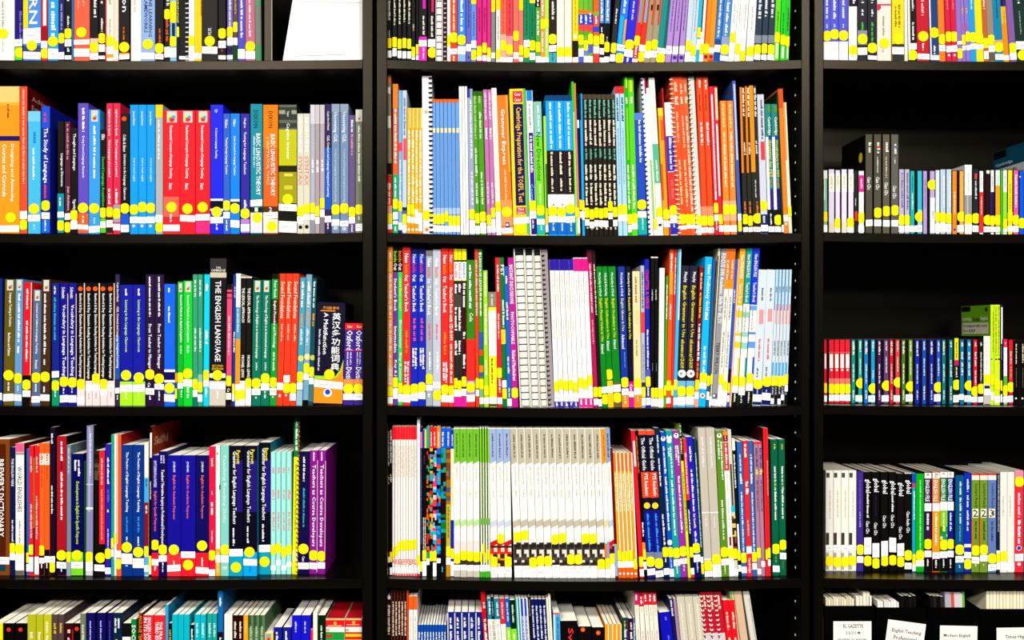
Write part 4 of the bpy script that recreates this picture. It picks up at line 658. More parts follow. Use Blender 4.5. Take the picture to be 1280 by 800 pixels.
1155.2 1164 590 .3 3c1a54; k dvd; b f8f4ec 591 598; m b0a8a0 592 597 .5 5; t ffffff 600 627 .42 4.6 ENGLISH FILE; b fcfaf4 629 639; m ffffff 642 665 .5 4; d 680; l 688-696; b 140e0a 696 714; m ffffff 699 709 .5 2.6
1165.2 1174.4 590 .3 ff7c1a; k dvd; b f8f4ec 591 598; m b0a8a0 592 597 .5 5; t ffffff 600 627 .42 4.6 ENGLISH FILE; b fcfaf4 629 639; b ffa020 639 690; m ffffff 642 682 .5 3; l 690-698; b 140e0a 698 714; m ffffff 700 710 .5 2.6
1174.8 1184 590 .3 107c2a; k dvd; b f8f4ec 590 597; m b0a8a0 591 596 .5 5; t ffffff 599 626 .42 4.6 ENGLISH FILE; b fcfaf4 627 638; b 8cd028 638 675; m fcffe8 641 660 .5 2.6; x 62 658 675 209838 e8e848 18a078; d 681; l 689-697; b 140e0a 697 714; m ffffff 699 710 .5 2.2
1184.2 1191.8 590 .3 102294; k dvd; b f8f4ec 590 597; m b0a8a0 591 596 .5 5; t ffffff 599 626 .42 4.6 ENGLISH FILE; b fcfaf4 627 638; m e8f0ff 641 665 .5 3; d 680; l 688-696; b 140e0a 696 714; m ffffff 699 710 .5 2.2
1194 1204.6 594 .2 0a5c8c; k dvd; c 0a0c10; p 14100c; m e8f8ff 602 619 .6 3; m e8f8ff 622 640 .6 3; m e8f8ff 642 655 .6 3; m 80b8d8 657 677 .55 2; d 687; l 695-703; m c8e8f8 706 710 .5 2
1205 1213.8 591 .2 1a34bc; k dvd; c 0a0c10; p 14100c; m e8f8ff 599 615 .5 3; m e8f8ff 619 635 .5 3; m e8f8ff 638 665 .5 3; b f0f0f4 680 684; l 690-698; d 705
1214.3 1224.2 592 .2 7c9c32; k dvd; b f41c28 592 594; b e8e8d8 594 600; b f06020 648 690 0 .14; t 283818 605 635 .55 4.2 Lecture Ready; b fcf4d8 636 647 .1 .85; H 302018 637 646 6.5 2; m 283818 652 675 .55 3; d 688; l 696-704; m e8f0d0 705 708 .5 2
1224.6 1234.4 592 .2 7c9c32; k dvd; b f41c28 592 594; b e8e8d8 594 600; b f06020 648 690 0 .14; t 283818 605 635 .55 4.2 Lecture Ready; b fcf4d8 636 647 .1 .85; H 302018 637 646 6.5 2; m 283818 652 675 .55 3; d 687; l 694-702; m e8f0d0 705 708 .5 2
1234.8 1245 592 .2 6c84bc; k dvd; b f41c28 592 594; b e8e8e8 594 600; t 283868 605 635 .55 4.2 Lecture Ready; b fcf4d8 636 647 .1 .85; H 302018 637 646 6.5 3; m 283868 652 677 .5 3; d 698; l 705-713
1245.2 1249.5 592 .2 1c2444; k dvd; m c0c8e0 594 665 .6 1.6; l 688-693; d 697; l 703-712
1250.2 1268 590 .2 f2eee2; *2; k dvd; c f0ecde; p e0d8c8; m b8b0a8 620 646 .4 2; d 695,0; l 703-713
1268.3 1279 588 .2 fa3444; k dvd; c f0ecde; p e0d8c8; b f890a8 588 600; d 602; m ffe0e0 616 648 .5 4; m ffffff 650 680 .5 4; o f4f4ff 685 3.2; o 2050c0 685 2.6; l 692-701; o ffe8e8 705 2.2
1279.4 1286 592 .2 107888; k dvd; d 690
@L5 937 774
-8 3.5 779 0 f8e410; m 303010 784 800 .5 3
4 17.8 779 0 0c0808; o f23624 787 2.6 .5
18.8 34 779 0 0c0808; o f23624 787 2.6 .45
34.3 44.8 768 0 bcbc22; m f0f0c8 790 830 .45 4
45.2 54 768 0 bcbc22; m f0f0c8 790 830 .45 4
54.4 64.2 768 0 c8c422; m f0f0c8 777 830 .45 4
65 80 768 0 5c464a; *2; m e8c838 779 793 .5 3.4
80.3 91.6 779 0 3e0c12; b c01828 787 937 .88 1; m ffd8c8 787 793 .5 4; m ffd8c8 797 830 .5 4
92 100 779 0 0c0808; o f23624 786 2.6 .5
100.3 107 767 0 7a826a; m d8e8c8 781 830 .5 3
108.2 118.8 766 0 160e64; m c8c8ff 776 830 .45 2.2
121.2 131.8 766 0 160e64; m c8c8ff 776 830 .45 2.2
134 140.6 766 0 160e64; m 5850a8 776 830 .5 2.2
141 152.6 766 0 0c2c48; m ffffff 773 786 .65 3.4; m ffffff 773 791 .3 3.4; m f8b818 799 830 .4 4
153 163.5 779 0 161216; b f4f0ea 796 937
164 170.3 774 0 0e8a3a; t ffffff 781 812 .5 4.4 SOCIAL
173 178.2 766 0 140c0a; T ff8c24 767 815 .5 4.2 LANGUAGE TEACHING
178.6 191.8 769 0 f42834; T ffffff 772 815 .62 3.8 ENGLISH LANGUAGE; t ffffff 772 815 .25 3.8 IN ITS SOCIAL
192.2 206.3 769 0 f42834; T ffffff 777 815 .62 3.8 THE PRACTICE; t ffffff 777 815 .28 3.8 THIRD EDITION
206.6 210.4 756 0 30acdc; c 2090bc
210.6 214.6 779 0 120c0a; m f0a040 787 830 .5 2.6
215 237.3 768 0 08bccc; *3
237.5 242.4 781 0 14100c; m ffffff 786 830 .5 2.6
243 257.5 768 0 08bccc; *2; m d0f8f8 779 797 .5 3.4
259 271.4 767 0 1aaca4; *2; m b8f0e8 779 797 .5 3.4
272.2 278.6 738 0 1072b4; m ffffff 747 758 .5 3; b 1a0c28 790 937; m ffffff 797 830 .5 3
280.3 290.3 768 0 f6f2e8
290.8 304 769 0 300a10; *2; m fff0d8 777 798 .5 3.2
304.3 310 769 0 ffac1c; m ffd878 776 792 .5 2.6
310.4 331.3 769 0 62845a; *3; b 3c5a38 769 785 0 .5; m b8d0b0 783 812 .5 3.4
329.8 341.6 791 0 ffe810; b a8a8b0 792 803 .2 .8; o f02828 799 2 .5
342 352.4 784 0 1c2294; m ffffff 790 815 .4 3.4
353.6 364 784 0 1c2294; m ffffff 789 815 .4 3.4
364.8 376 769 0 1a1acc; m d8d8ff 777 791 .45 3
376.3 388 769 0 1a1acc; m d8d8ff 777 791 .45 3
388.2 391 787 0 f02c54; 
391.3 396.8 765 0 f8f4dc
397 406.8 769 0 042612; m d8f0d8 782 815 .5 3.2
407.2 430.8 773 0 fcf6e8; k box; b f21e2c 773 783.5; b fcd080 773 775; o f8c040 779 2 .5; b ffd080 781.5 782.3 .1 .85; m c8b078 786 797 .12 6; x 71 790 800 20a040 e02828 f8d020 2060c0
431.6 452.5 773 0 fcf6e8; k box; b f21e2c 773 783.5; b fcd080 773 775; o f8c040 778 2 .5; b ffd080 780.5 781.3 .1 .85; m c8b078 786 797 .12 6; x 72 790 800 20a040 e02828 f8d020 2060c0
@C5 937 772
484 488 745 0 2a140e; b f0ece4 744 749; m fcf8e8 756 793 .6 2.8
489 508 737 0 1e0e0a; *5; b 7a2c14 737 937 0 .25; m f0e8d0 752 795 .7 2
508.3 510.6 738 0 e0481c
511 522 745 0 fcf8ee; *2; b fb6a22 745 762; m c8c0a8 770 830 .5 2
522.3 558.2 781 0 0e54b0; *10; m f4f8ff 790 840 .5 2
559 603 765 -1 1a2688; *5; b d8d8e4 766 937 0 .16; m ffffff 772 786 .5 3.4; m ffffff 789 830 .5 3.4
602.6 608.4 738 -6 d4121e; m ffe8e0 753 761 .55 3; m ffffff 774 830 .55 3.4
609.5 614.7 748 -5.5 1a8aa4; m e8ffff 752 769 .6 2.6; b f8f4e8 774 937; m a0a090 780 830 .5 2
614.9 618 746 -5.5 0c2024; m a0c0b8 752 770 .5 1.8; b f8f4e8 774 937; m 404030 776 830 .5 2
618.2 625 748 -5.5 1a8aa4; m e8ffff 753 771 .6 2.8; b f8f4e8 774 937; m c0bca8 780 830 .5 2
625.2 631.8 748 -5.5 f42c3c; m ffe0e0 753 774 .5 2.6; b f8f0e8 780 937; m d8d0b8 783 830 .5 2
632 637.6 748 -5.5 1a62c4; m e0ecff 753 777 .5 2.6; b 98e028 784 937; m f4ffd8 788 830 .5 2.6
637.8 645 750 -5.5 0c2c0a; m e8f4d8 756 778 .5 2.8; b 90dc24 786 937; m f4ffd8 792 830 .5 3
645.2 652 747 -5.5 e8f8f4; *2; b 18a0a8 747 937 0 .5
652.2 661 748 -5.5 f0f0e8; *2; b 1a44dc 748 937 0 .55; m e0e8ff 770 830 .3 2
661.3 664 746 -5.5 1c1814; m a09888 749 770 .5 1.4
664.2 683.5 749 -5.5 141c60; *4; m e8ecff 757 800 .5 2.6; m e8ecff 804 840 .5 2.6
683.7 686.3 747 -5.5 f4ecd0
686.5 689.4 743 -5.5 f8f0dc
691.5 700 766 -2 4cacdc; b f86028 766 768; b c0e0f4 768 937 0 .3; m 2070a8 772 830 .65 2.6
700.3 722 776 -1 100a0c; T f43844 785 822 .6 6 Swan
722.6 739.3 783 -1 120a08; o fa5a24 787 2.8 .35; o f8b838 787 1 .35
739.8 755.3 784 -1 120a08; o fa5a24 791 2.8 .5; o f8b838 791 1 .5
756 777 780 -1 ffa41e; *4; b fcf6e0 780 937 .78 1
778 783.6 772 -2 0e4a3a; m d8d838 776 786 .5 2.4; m ffffff 787 830 .6 4
783.8 785 772 -2 6a2890
785.2 791 773 -2 3c1018; m ffffff 778 787 .6 2.4; m ffffff 790 830 .6 3.4
791.2 793.8 772 -2 5c7c9c; m e0f0ff 779 830 .5 1.8
794 799.4 739 -5 f8f0dc; b dc1c70 739 756; m ffffff 743 752 .5 3; m e0b8a8 760 768 .5 2; m e8a8a8 786 830 .5 2
799.8 805.6 739 -5 f8f0dc; b e81c34 739 758; m ffffff 746 755 .5 3; m e0b8a8 760 768 .5 2; m e8a8a8 789 830 .5 2
806 822.5 739 -7 f8f0dc; *3; b e41c2c 739 756; m ffffff 743 753 .5 3; m e0b8a8 758 770 .5 2; m e8a8a8 788 830 .5 2
824.5 838.4 765 -11 1616bc; m 8890f0 771 776 .55 3; m 8890f0 794 830 .6 2
838.8 843.4 748 -12 1e1a54; m f0f0ff 750 770 .5 2.6
843.8 847.4 748 -10.5 ac8cac
848 878 746 -10 d4ccb6; *3; m f4f0e4 755 800 .5 2.6
878.4 905 740 -11 c81c34; *3; k coil f0ece0 .05; m fff0d0 744 762 .55 3.4; b d8d0d0 791 937 .1 .9
905.4 920.5 750 -10 f41c2c; *2; m fff0d8 765 787 .5 3.2; m fff0d8 797 830 .5 3.2
916 921 738 -13 c8c89c; b 80c050 738 760 .1 .5
921.5 931 738 -14 dcbc9c
933.5 941.5 738 -16 dcd8cc; m 908c88 748 830 .8 1.4
'''
def parse(data):
    shelves = []
    for ln in data.strip().splitlines():
        ln = ln.strip()
        if not ln: continue
        if ln[0] == '@':
            nm, base, ref = ln[1:].split(); shelves.append((nm, float(ref), [])); continue
        f = [t.strip() for t in ln.split(';')]; f = [t for t in f if t]
        h = f[0].split()
        bk = dict(x0=float(h[0]), x1=float(h[1]), top=float(h[2]), lean=float(h[3]), col=h[4], toks=[], kind='book', n=1, cover=None, pages=None, hard=False, set=None)
        for t in f[1:]:
            p = t.split()
            if p[0][0] == '*': bk['n'] = int(p[0][1:])
            elif p[0] == 'k': bk['kind'] = p[1]; bk['karg'] = p[2:]
            elif p[0] == 'c': bk['cover'] = p[1]  # side colour; near-black on lavender, yellow and dark purple books is painted shade
            elif p[0] == 'p': bk['pages'] = p[1]
            elif p[0] == 'h': bk['hard'] = True
            elif p[0] == 's': bk['set'] = float(p[1]) / 1000
            else: bk['toks'].append(t)
        shelves[-1][2].append(bk)
    return shelves
SHELVES = parse(DATA)
WORDS = set()
for _, _, books in SHELVES:
    for bk in books:
        for t in bk['toks']:
            p = t.split()
            if p[0] in 'Tt': WORDS.add(' '.join(p[6:]))
            elif p[0] == 'H': WORDS.add(' '.join(p[5:]))
EXTRA = ['EL GAZETTE', '11/11', 'DELIVERED TO READERS', 'English Teaching', 'Professional', 'Modern English', 'Teacher', 'Times Higher', 'Education', 'Cambridge', 'Academic', 'English', 'An integrated skills course', 'for EAP', 'Skillful', 'Achieving', 'Extra']
WORDS.update(EXTRA)
GLYPHS = {}
def make_glyphs():
    tmp = []
    for w in sorted(WORDS):
        cu = bpy.data.curves.new('t', 'FONT'); cu.body = w; cu.size = 1; cu.resolution_u = 1; cu.offset = 0.012
        o = bpy.data.objects.new('t', cu); COL.objects.link(o); tmp.append((w, o))
    dg = bpy.context.evaluated_depsgraph_get()
    for w, o in tmp:
        me = o.evaluated_get(dg).to_mesh()
        v = [(a.co.x, a.co.y) for a in me.vertices]; f = [tuple(p.vertices) for p in me.polygons]
        if v:
            x0 = min(a for a, b in v); x1 = max(a for a, b in v); y0 = min(b for a, b in v); y1 = max(b for a, b in v)
            GLYPHS[w] = ([((a - x0) / max(1e-6, x1 - x0), (b - y0) / max(1e-6, y1 - y0)) for a, b in v], f)
    for w, o in tmp:
        cu = o.data; bpy.data.objects.remove(o); bpy.data.curves.remove(cu)
make_glyphs()

# ---------------------------------------------------------------- naming colours for the labels
NAMED = {'black': '14100e', 'charcoal': '3a3636', 'white': 'fdfaf2', 'cream': 'f0e4c8', 'light grey': 'c4c4c8', 'grey': '8c8c90', 'taupe': 'a89c84', 'red': 'f02430', 'dark red': 'a0141c', 'maroon': '4a1018', 'crimson': 'd42048',
 'pink': 'f060a0', 'magenta': 'c8249c', 'salmon': 'f07a68', 'orange': 'fa8420', 'red-orange': 'f4501e', 'amber': 'fbb01c', 'brown': '6a4420', 'yellow': 'fde818', 'lime': 'b8e428', 'olive': '889030', 'green': '1ca028',
 'bright green': '18d428', 'dark green': '0c4028', 'mint': '98dcc8', 'teal': '12968e', 'cyan': '14bcd4', 'sky blue': '20a4ec', 'light blue': '8cbce8', 'blue': '1c4cd0', 'royal blue': '1c24c4', 'navy': '14246c', 'indigo': '241088',
 'steel blue': '6c8cb4', 'violet': '6a50c0', 'purple': '7a2a90', 'lilac': 'bca0dc', 'lavender': 'c8c8e4', 'mauve': 'b48ca4', 'dark purple': '2c1444', 'slate': '2c4058'}
_nl = {k: lin(v) for k, v in NAMED.items()}
def cname(h):
    c = [x ** 0.45 for x in lin(h)]
    return min(_nl, key=lambda k: sum((a - b ** 0.45) ** 2 for a, b in zip(c, _nl[k])))

# ---------------------------------------------------------------- one book
SETBACK = {'L4': 0.034, 'C4': 0.03, 'R1': 0.015, 'R2': 0.062, 'R3': 0.066, 'R4': 0.068, 'L5': 0.02, 'C5': 0.02}
rnd = random.Random(7)
def marks(rng, v0, v1, uc, h):
    """small strokes of lettering too small to read, running down the spine"""
    q = []; v = v0
    while v < v1 - h * 0.3:
        wl = rng.randint(2, 8)
        for _ in range(wl):
            L = h * rng.choice((0.28, 0.4, 0.5))
            if v + L > v1: break
            a = uc - h * 0.36; b = uc + h * rng.choice((0.2, 0.26, 0.3, 0.5))
            q.append((a, b, v, v + L)); v += L + h * 0.14
        v += h * 0.42
    return q
def build_book(col, row, bk, x0, x1, idx, sid):
    """returns the Empty of a finished book"""
    rng = random.Random(zlib.crc32(('%s%.1f' % (sid, x0)).encode()))
    d = bk['set'] if bk['set'] is not None else SETBACK.get(sid, 0.026) + rng.uniform(-0.002, 0.002)
    k = S * (D + d) / D
    kind = bk['kind']
    cd = kind in ('cd', 'dvd')
    w = max(0.0016, (x1 - x0) * k - 0.00015)
    ref = REF[sid]
    slope = bk['lean'] / 100.0
    ang = math.atan(slope)
    xm = X((x0 + x1) / 2, d)
    zb0 = shelf_z(col, row, xm)
    ybase = VY - (zb0 - Z0) / k
    xm -= slope * (ybase - ref) * k
    zb = shelf_z(col, row, xm) + abs(math.sin(ang)) * w / 2
    ybase = VY - (zb - Z0) / k
    h = (ybase - bk['top']) * k / math.cos(ang)
    name = {'book': 'paperback_book', 'thick': 'hardcover_book', 'cd': 'compact_disc_case', 'dvd': 'disc_case', 'coil': 'spiral_bound_book', 'comb': 'comb_bound_manual', 'box': 'boxed_set'}[kind]
    if kind == 'book' and bk['hard']: name = 'hardcover_book'
    if kind == 'book' and (x1 - x0) < 6.75: name = 'booklet'
    root = bpy.data.objects.new(name, None); COL.objects.link(root)
    root.empty_display_size = 0.02
    root.location = (xm, d, zb); root.rotation_euler = (0, ang, 0)
    depth = 0.128 if kind == 'cd' else 0.136 if kind == 'dvd' else min(0.225, max(0.13, 0.66 * h)) * rng.uniform(0.96, 1.04)
    hw = w / 2
    t = min(0.0006, w * 0.1); ins = 0.0004; c = min(0.0006, w * 0.1)
    if bk['hard'] or kind in ('thick',): t = min(0.0024, w * 0.12); ins = 0.003; c = 0.0012
    if cd: t = min(0.0011, w * 0.16); ins = 0.0; c = 0.0004
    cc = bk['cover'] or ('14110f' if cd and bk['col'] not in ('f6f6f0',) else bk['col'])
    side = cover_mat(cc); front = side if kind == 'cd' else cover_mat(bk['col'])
    prof = [(-hw, depth), (-hw, c), (-hw + c, 0), (hw - c, 0), (hw, c), (hw, depth), (hw - t, depth), (hw - t, t), (-hw + t, t), (-hw + t, depth)]
    vs_, fs = prism(prof, 0, h)
    me = mesh_of('cover', vs_, fs); me.materials.append(side); me.materials.append(front)
    for fi in (3, 4, 5): me.polygons[fi].material_index = 1
    obj('case_shell' if cd else 'box_shell' if kind == 'box' else 'cover', me, root)
    ptop = h - ins
    v, f = box_data(-hw + t, hw - t, t, depth - (0.0005 if not bk['hard'] else 0.004), 0.0003 if not bk['hard'] else 0.003, ptop)
    pm = PAPER
    if cd: pm = paint(bk['pages'] or 'd8d0bc', 0.4, 0.3)
    if kind == 'box': pm = paint('e01c28', 0.4, 0.3)
    obj('disc_tray' if cd else 'box_lid' if kind == 'box' else 'page_block', mesh_of('pages', v, f), root, pm)
    if cd and kind == 'cd' and h < 0.2:
        pass
    # printed matter and stickers on the spine
    layers = {}
    def vv(y): return min(h, max(0.0, (ybase - y) * k / math.cos(ang)))
    def uu(fr): return -hw + fr * w
    def quad(key, u0, u1, v0, v1, off):
        L = layers.setdefault(key, ([], [])); n = len(L[0])
        L[0].extend([(u0, -off, v0), (u1, -off, v0), (u1, -off, v1), (u0, -off, v1)]); L[1].append((n, n + 1, n + 2, n + 3))
    def poly(key, pts, off):
        L = layers.setdefault(key, ([], [])); n = len(L[0])
        L[0].extend([(u, -off, v_) for u, v_ in pts]); L[1].append(tuple(range(n, n + len(pts))))
    def disc(key, u, v_, r, off, seg=22):
        pts = []
        for i in range(seg):
            a = 2 * math.pi * i / seg
            pts.append((min(hw * 0.995, max(-hw * 0.995, u + r * math.cos(a))), min(h, max(0.0, v_ + r * math.sin(a)))))
        poly(key, pts, off)
    fx0 = bk.get('fx0', 0.0)          # where the printed insert starts on a disc case
    def uf(fr): return uu(fx0 + fr * (1 - fx0)) if fx0 else uu(fr)
    iw = w * (1 - fx0)
    if cd:
        quad(('b', 'insert', bk['col']), uf(0.06 if not fx0 else 0.0), uf(0.95), 0.001, h - 0.0012, 0.0002)
    off = 0.0003; nb = 0; nl = 0
    feats = dict(dot=False, label=False, title=None, letter=None, bands=[])
    for tk in bk['toks']:
        p = tk.split(); a = p[0]; off += 0.00003
        if a == 'b':
            f0, f1 = (float(p[4]), float(p[5])) if len(p) > 5 else (0.005, 0.995)
            v1, v0 = vv(float(p[2])), vv(float(p[3]))
            if v1 - v0 < 1e-5: continue
            quad(('b', 'band%d' % nb, p[1]), uf(f0), uf(f1), v0, v1, off); nb += 1
            if f1 - f0 > 0.9 and v1 - v0 > 0.012: feats['bands'].append((p[1], v0, v1, h))
        elif a == 'v':
            y0, y1 = float(p[2]), float(p[3]); sl = 1.8 * k
            v1, v0 = vv(y0), vv(y1); flat = abs(y0 - bk['top']) < 4
            poly(('b', 'band%d' % nb, p[1]), [(uf(.005), v0 - sl), (uf(.995), v0 + sl), (uf(.995), v1 + (0 if flat else sl)), (uf(.005), v1 - (0 if flat else sl))], off); nb += 1
        elif a == 'm':
            v1, v0 = vv(float(p[2])), vv(float(p[3])); uc = uf(float(p[4])); hh = min(float(p[5]) * k, iw * 0.86)
            for (qa, qb, w0, w1) in marks(rng, 0, v1 - v0, uc, hh):
                quad(('t', 'lettering', p[1]), max(-hw, qa), min(hw, qb), v1 - w1, v1 - w0, off)
            if feats['letter'] is None: feats['letter'] = p[1]
        elif a in 'Tt':
            s_ = ' '.join(p[6:]); v1, v0 = vv(float(p[2])), vv(float(p[3])); uc = uf(float(p[4])); hh = min(float(p[5]) * k * 1.12, iw * 0.95)
            g = GLYPHS.get(s_)
            if g:
                L = layers.setdefault(('t', 'title', p[1]), ([], [])); n = len(L[0])
                if ord(s_[0]) > 0x3000:            # written in a column
                    L[0].extend([])
                    for i, ch in enumerate(s_):
                        gc = GLYPHS[ch]; n = len(L[0]); sz = (v1 - v0) / len(s_)
                        L[0].extend([(uc + (gx - .5) * hh, -off, v1 - i * sz - sz * (1 - gy) * 0.9) for gx, gy in gc[0]]); L[1].extend([tuple(j + n for j in q) for q in gc[1]])
                else:
                    L[0].extend([(uc - hh / 2 + gy * hh, -off, v1 - gx * (v1 - v0)) for gx, gy in g[0]]); L[1].extend([tuple(j + n for j in q) for q in g[1]])
            if a == 'T' and feats['title'] is None: feats['title'] = s_
            if feats['letter'] is None: feats['letter'] = p[1]
        elif a == 'H':
            s_ = ' '.join(p[5:]); v1, v0 = vv(float(p[2])), vv(float(p[3])); ww = min(float(p[4]) * k, iw * 0.94); g = GLYPHS.get(s_)
            if g:
                L = layers.setdefault(('t', 'title', p[1]), ([], [])); n = len(L[0]); uc = uf(0.5)
                L[0].extend([(uc + (gx - .5) * ww, -off, v0 + gy * (v1 - v0)) for gx, gy in g[0]]); L[1].extend([tuple(j + n for j in q) for q in g[1]])
        elif a == 'o':
            fr = float(p[4]) if len(p) > 4 else 0.5
            disc(('b', 'emblem%d' % nb, p[1]), uf(fr), vv(float(p[2])), float(p[3]) * k, off, 14); nb += 1
        elif a == 'q':
            v1, v0 = vv(float(p[1])), vv(float(p[2])); f0, f1 = 0.22, 0.82
            quad(('q', 'emblem_box', 'd8d8cc'), uf(f0), uf(f1), v0, v1, off)
            r = (uf(f1) - uf(f0)) * 0.2; m_ = (uf(f0) + uf(f1)) / 2; vc = v0 + (v1 - v0) * 0.36
            for cx, cy, cl in ((-1.1, .5, 'f0e820'), (.9, .6, '40b8e0'), (-.5, -.3, '40c040'), (.4, -.7, 'f02838'), (-.3, -.9, 'f03040')):
                disc(('q2', 'emblem_dot', cl), m_ + cx * r, vc + cy * r, r, off + {'f0e820': 4e-5, '40b8e0': 6e-5, '40c040': 8e-5, 'f02838': 1.0e-4, 'f03040': 1.2e-4}[cl], 10)
        elif a == 'x':
            rr = random.Random(int(p[1])); y = float(p[2]); y1 = float(p[3]); cols = p[4:]
            while y < y1:
                st = rr.uniform(2.0, 6.5); u = 0.01
                while u < 0.98:
                    du = rr.choice((0.35, 0.5, 0.99)) if (x1 - x0) > 7 else rr.choice((0.5, 0.99))
                    quad(('x', 'picture', rr.choice(cols)), uf(u), uf(min(0.99, u + du)), vv(min(y1, y + st)), vv(y), off); u += du
                y += st
        elif a == 'y':
            va = vv(504); 
            poly(('b', 'band_sweep', p[2]), [(uf(.01), vv(474)), (uf(.4), vv(474)), (uf(.72), vv(470)), (uf(.88), vv(462)), (uf(.985), vv(449)), (uf(.985), vv(474))], off)
            poly(('b', 'band_sweep2', p[1]), [(uf(.5), vv(475)), (uf(.76), vv(471)), (uf(.9), vv(465)), (uf(.985), vv(453)), (uf(.985), vv(476)), (uf(.5), vv(476))], off + 0.00003)
        elif a == 'd':
            vals = p[1].split(','); y = float(vals[min(idx, len(vals) - 1)])
            if y > 0:
                fr = float(p[2]) if len(p) > 2 else 0.5
                disc(('d', 'dot_sticker', ''), uf(fr), vv(y), 6.45 * k, 0.0011); feats['dot'] = True
        elif a == 'l':
            vals = p[1].split(','); z_ = vals[min(idx, len(vals) - 1)]
            if z_ != '0':
                ya, yb = [float(q) for q in z_.split('-')]
                j = rng.uniform(-.4, .4) * k; sk = rng.uniform(-.035, .035) * w
                va_, vb_ = max(0.0004 + abs(sk), vv(yb) + j), vv(ya) + j
                poly(('l', 'call_number_label%d' % nl, ''), [(-hw * 0.99, va_ - sk), (hw * 0.99, va_ + sk), (hw * 0.99, vb_ + sk), (-hw * 0.99, vb_ - sk)], 0.0009)
                if (x1 - x0) > 6.5 and yb - ya > 5:
                    vm = (vv(ya) + vv(yb)) / 2 + j; u = -hw * 0.55
                    while u < hw * 0.5:
                        L_ = rng.uniform(.6, 1.6) * k; quad(('lp', 'call_number_label%d' % nl, ''), u, min(hw * .6, u + L_), vm - 0.6 * k, vm + 0.5 * k, 0.00094); u += L_ + 0.5 * k
                nl += 1; feats['label'] = True
        elif a == 'z':
            cover_print(root, p[1], hw, depth, h)
    labobj = {}
    emb = None
    for key, (vs2, fs2) in layers.items():
        a, nm, cl = key
        me = mesh_of(nm, vs2, fs2)
        if a == 'd': o = obj('dot_sticker', me, root, STICK); o['label'] = 'round yellow dot sticker'
        elif a == 'l': labobj[nm] = obj('call_number_label', me, root, LABEL); labobj[nm]['label'] = 'white call number label'
        elif a == 'lp': obj('call_number', me, labobj[nm], LABELPRINT)
        elif a == 'q': emb = obj('emblem_box', me, root, print_mat(cl))
        elif a == 'q2': obj('emblem_dot', me, emb, print_mat(cl))
        elif a == 't': obj('title' if nm == 'title' else 'lettering', me, root, print_mat(cl))
        elif a == 'x':
            o = obj('cover_picture', me, root, print_mat(cl)); o['kind'] = 'stuff'
        else: obj('emblem' if nm.startswith('emblem') else 'spine_insert' if nm == 'insert' else 'colour_band', me, root, print_mat(cl))
    if kind == 'coil':
        rings_binding(root, bk['karg'][0], uu(float(bk['karg'][1])), h, min(0.0032, w * 0.2), 6.0 * k)
    if kind == 'comb':
        comb_binding(root, bk['col'], hw, h, 8.6 * k)
    return root, name, feats
def rings_binding(root, colr, u, h, R, pitch):
    parts = []; v = pitch * 0.7; r = 0.0013
    while v < h - pitch * 0.4:
        V = []; F = []; n1, n2 = 10, 5
        for i in range(n1):
            a = 2 * math.pi * i / n1
            for j in range(n2):
                b = 2 * math.pi * j / n2; rr = R + r * math.cos(b) * 0.8
                V.append((u + rr * math.cos(a), rr * math.sin(a) - 0.0006, v + r * math.sin(b) + 0.0009 * math.sin(a)))
        for i in range(n1):
            for j in range(n2):
                F.append((i * n2 + j, ((i + 1) % n1) * n2 + j, ((i + 1) % n1) * n2 + (j + 1) % n2, i * n2 + (j + 1) % n2))
        parts.append((V, F)); v += pitch
    obj('spiral_binding', mesh_of('spiral_binding', *merge(parts)), root, paint(colr, 0.35, 0.4))
def comb_binding(root, colr, hw, h, pitch):
    parts = []; v = pitch * 0.2; R = hw * 0.76
    while v + pitch < h:
        prof = [(R * math.cos(math.pi * (1 + i / 8)), 0.55 * R * math.sin(math.pi * (1 + i / 8))) for i in range(9)]
        z0, z1 = v, v + pitch * 0.84
        n = len(prof)
        V = [(x, y, z0) for x, y in prof] + [(x, y, z1) for x, y in prof]
        F = [(i, i + 1, n + i + 1, n + i) for i in range(n - 1)] + [tuple(range(n))[::-1], tuple(range(n, 2 * n))]
        parts.append((V, F)); v += pitch
    obj('comb_binding', mesh_of('comb_binding', *merge(parts)), root, paint(colr, 0.4, 0.3))
    d = [box_data(-hw * 0.8, hw * 0.8, -0.0004, 0.0, 0.001, h - 0.001)]
    obj('binding_backing', mesh_of('binding_backing', *merge(d)), root, paint('14110e', 0.6, 0.05))
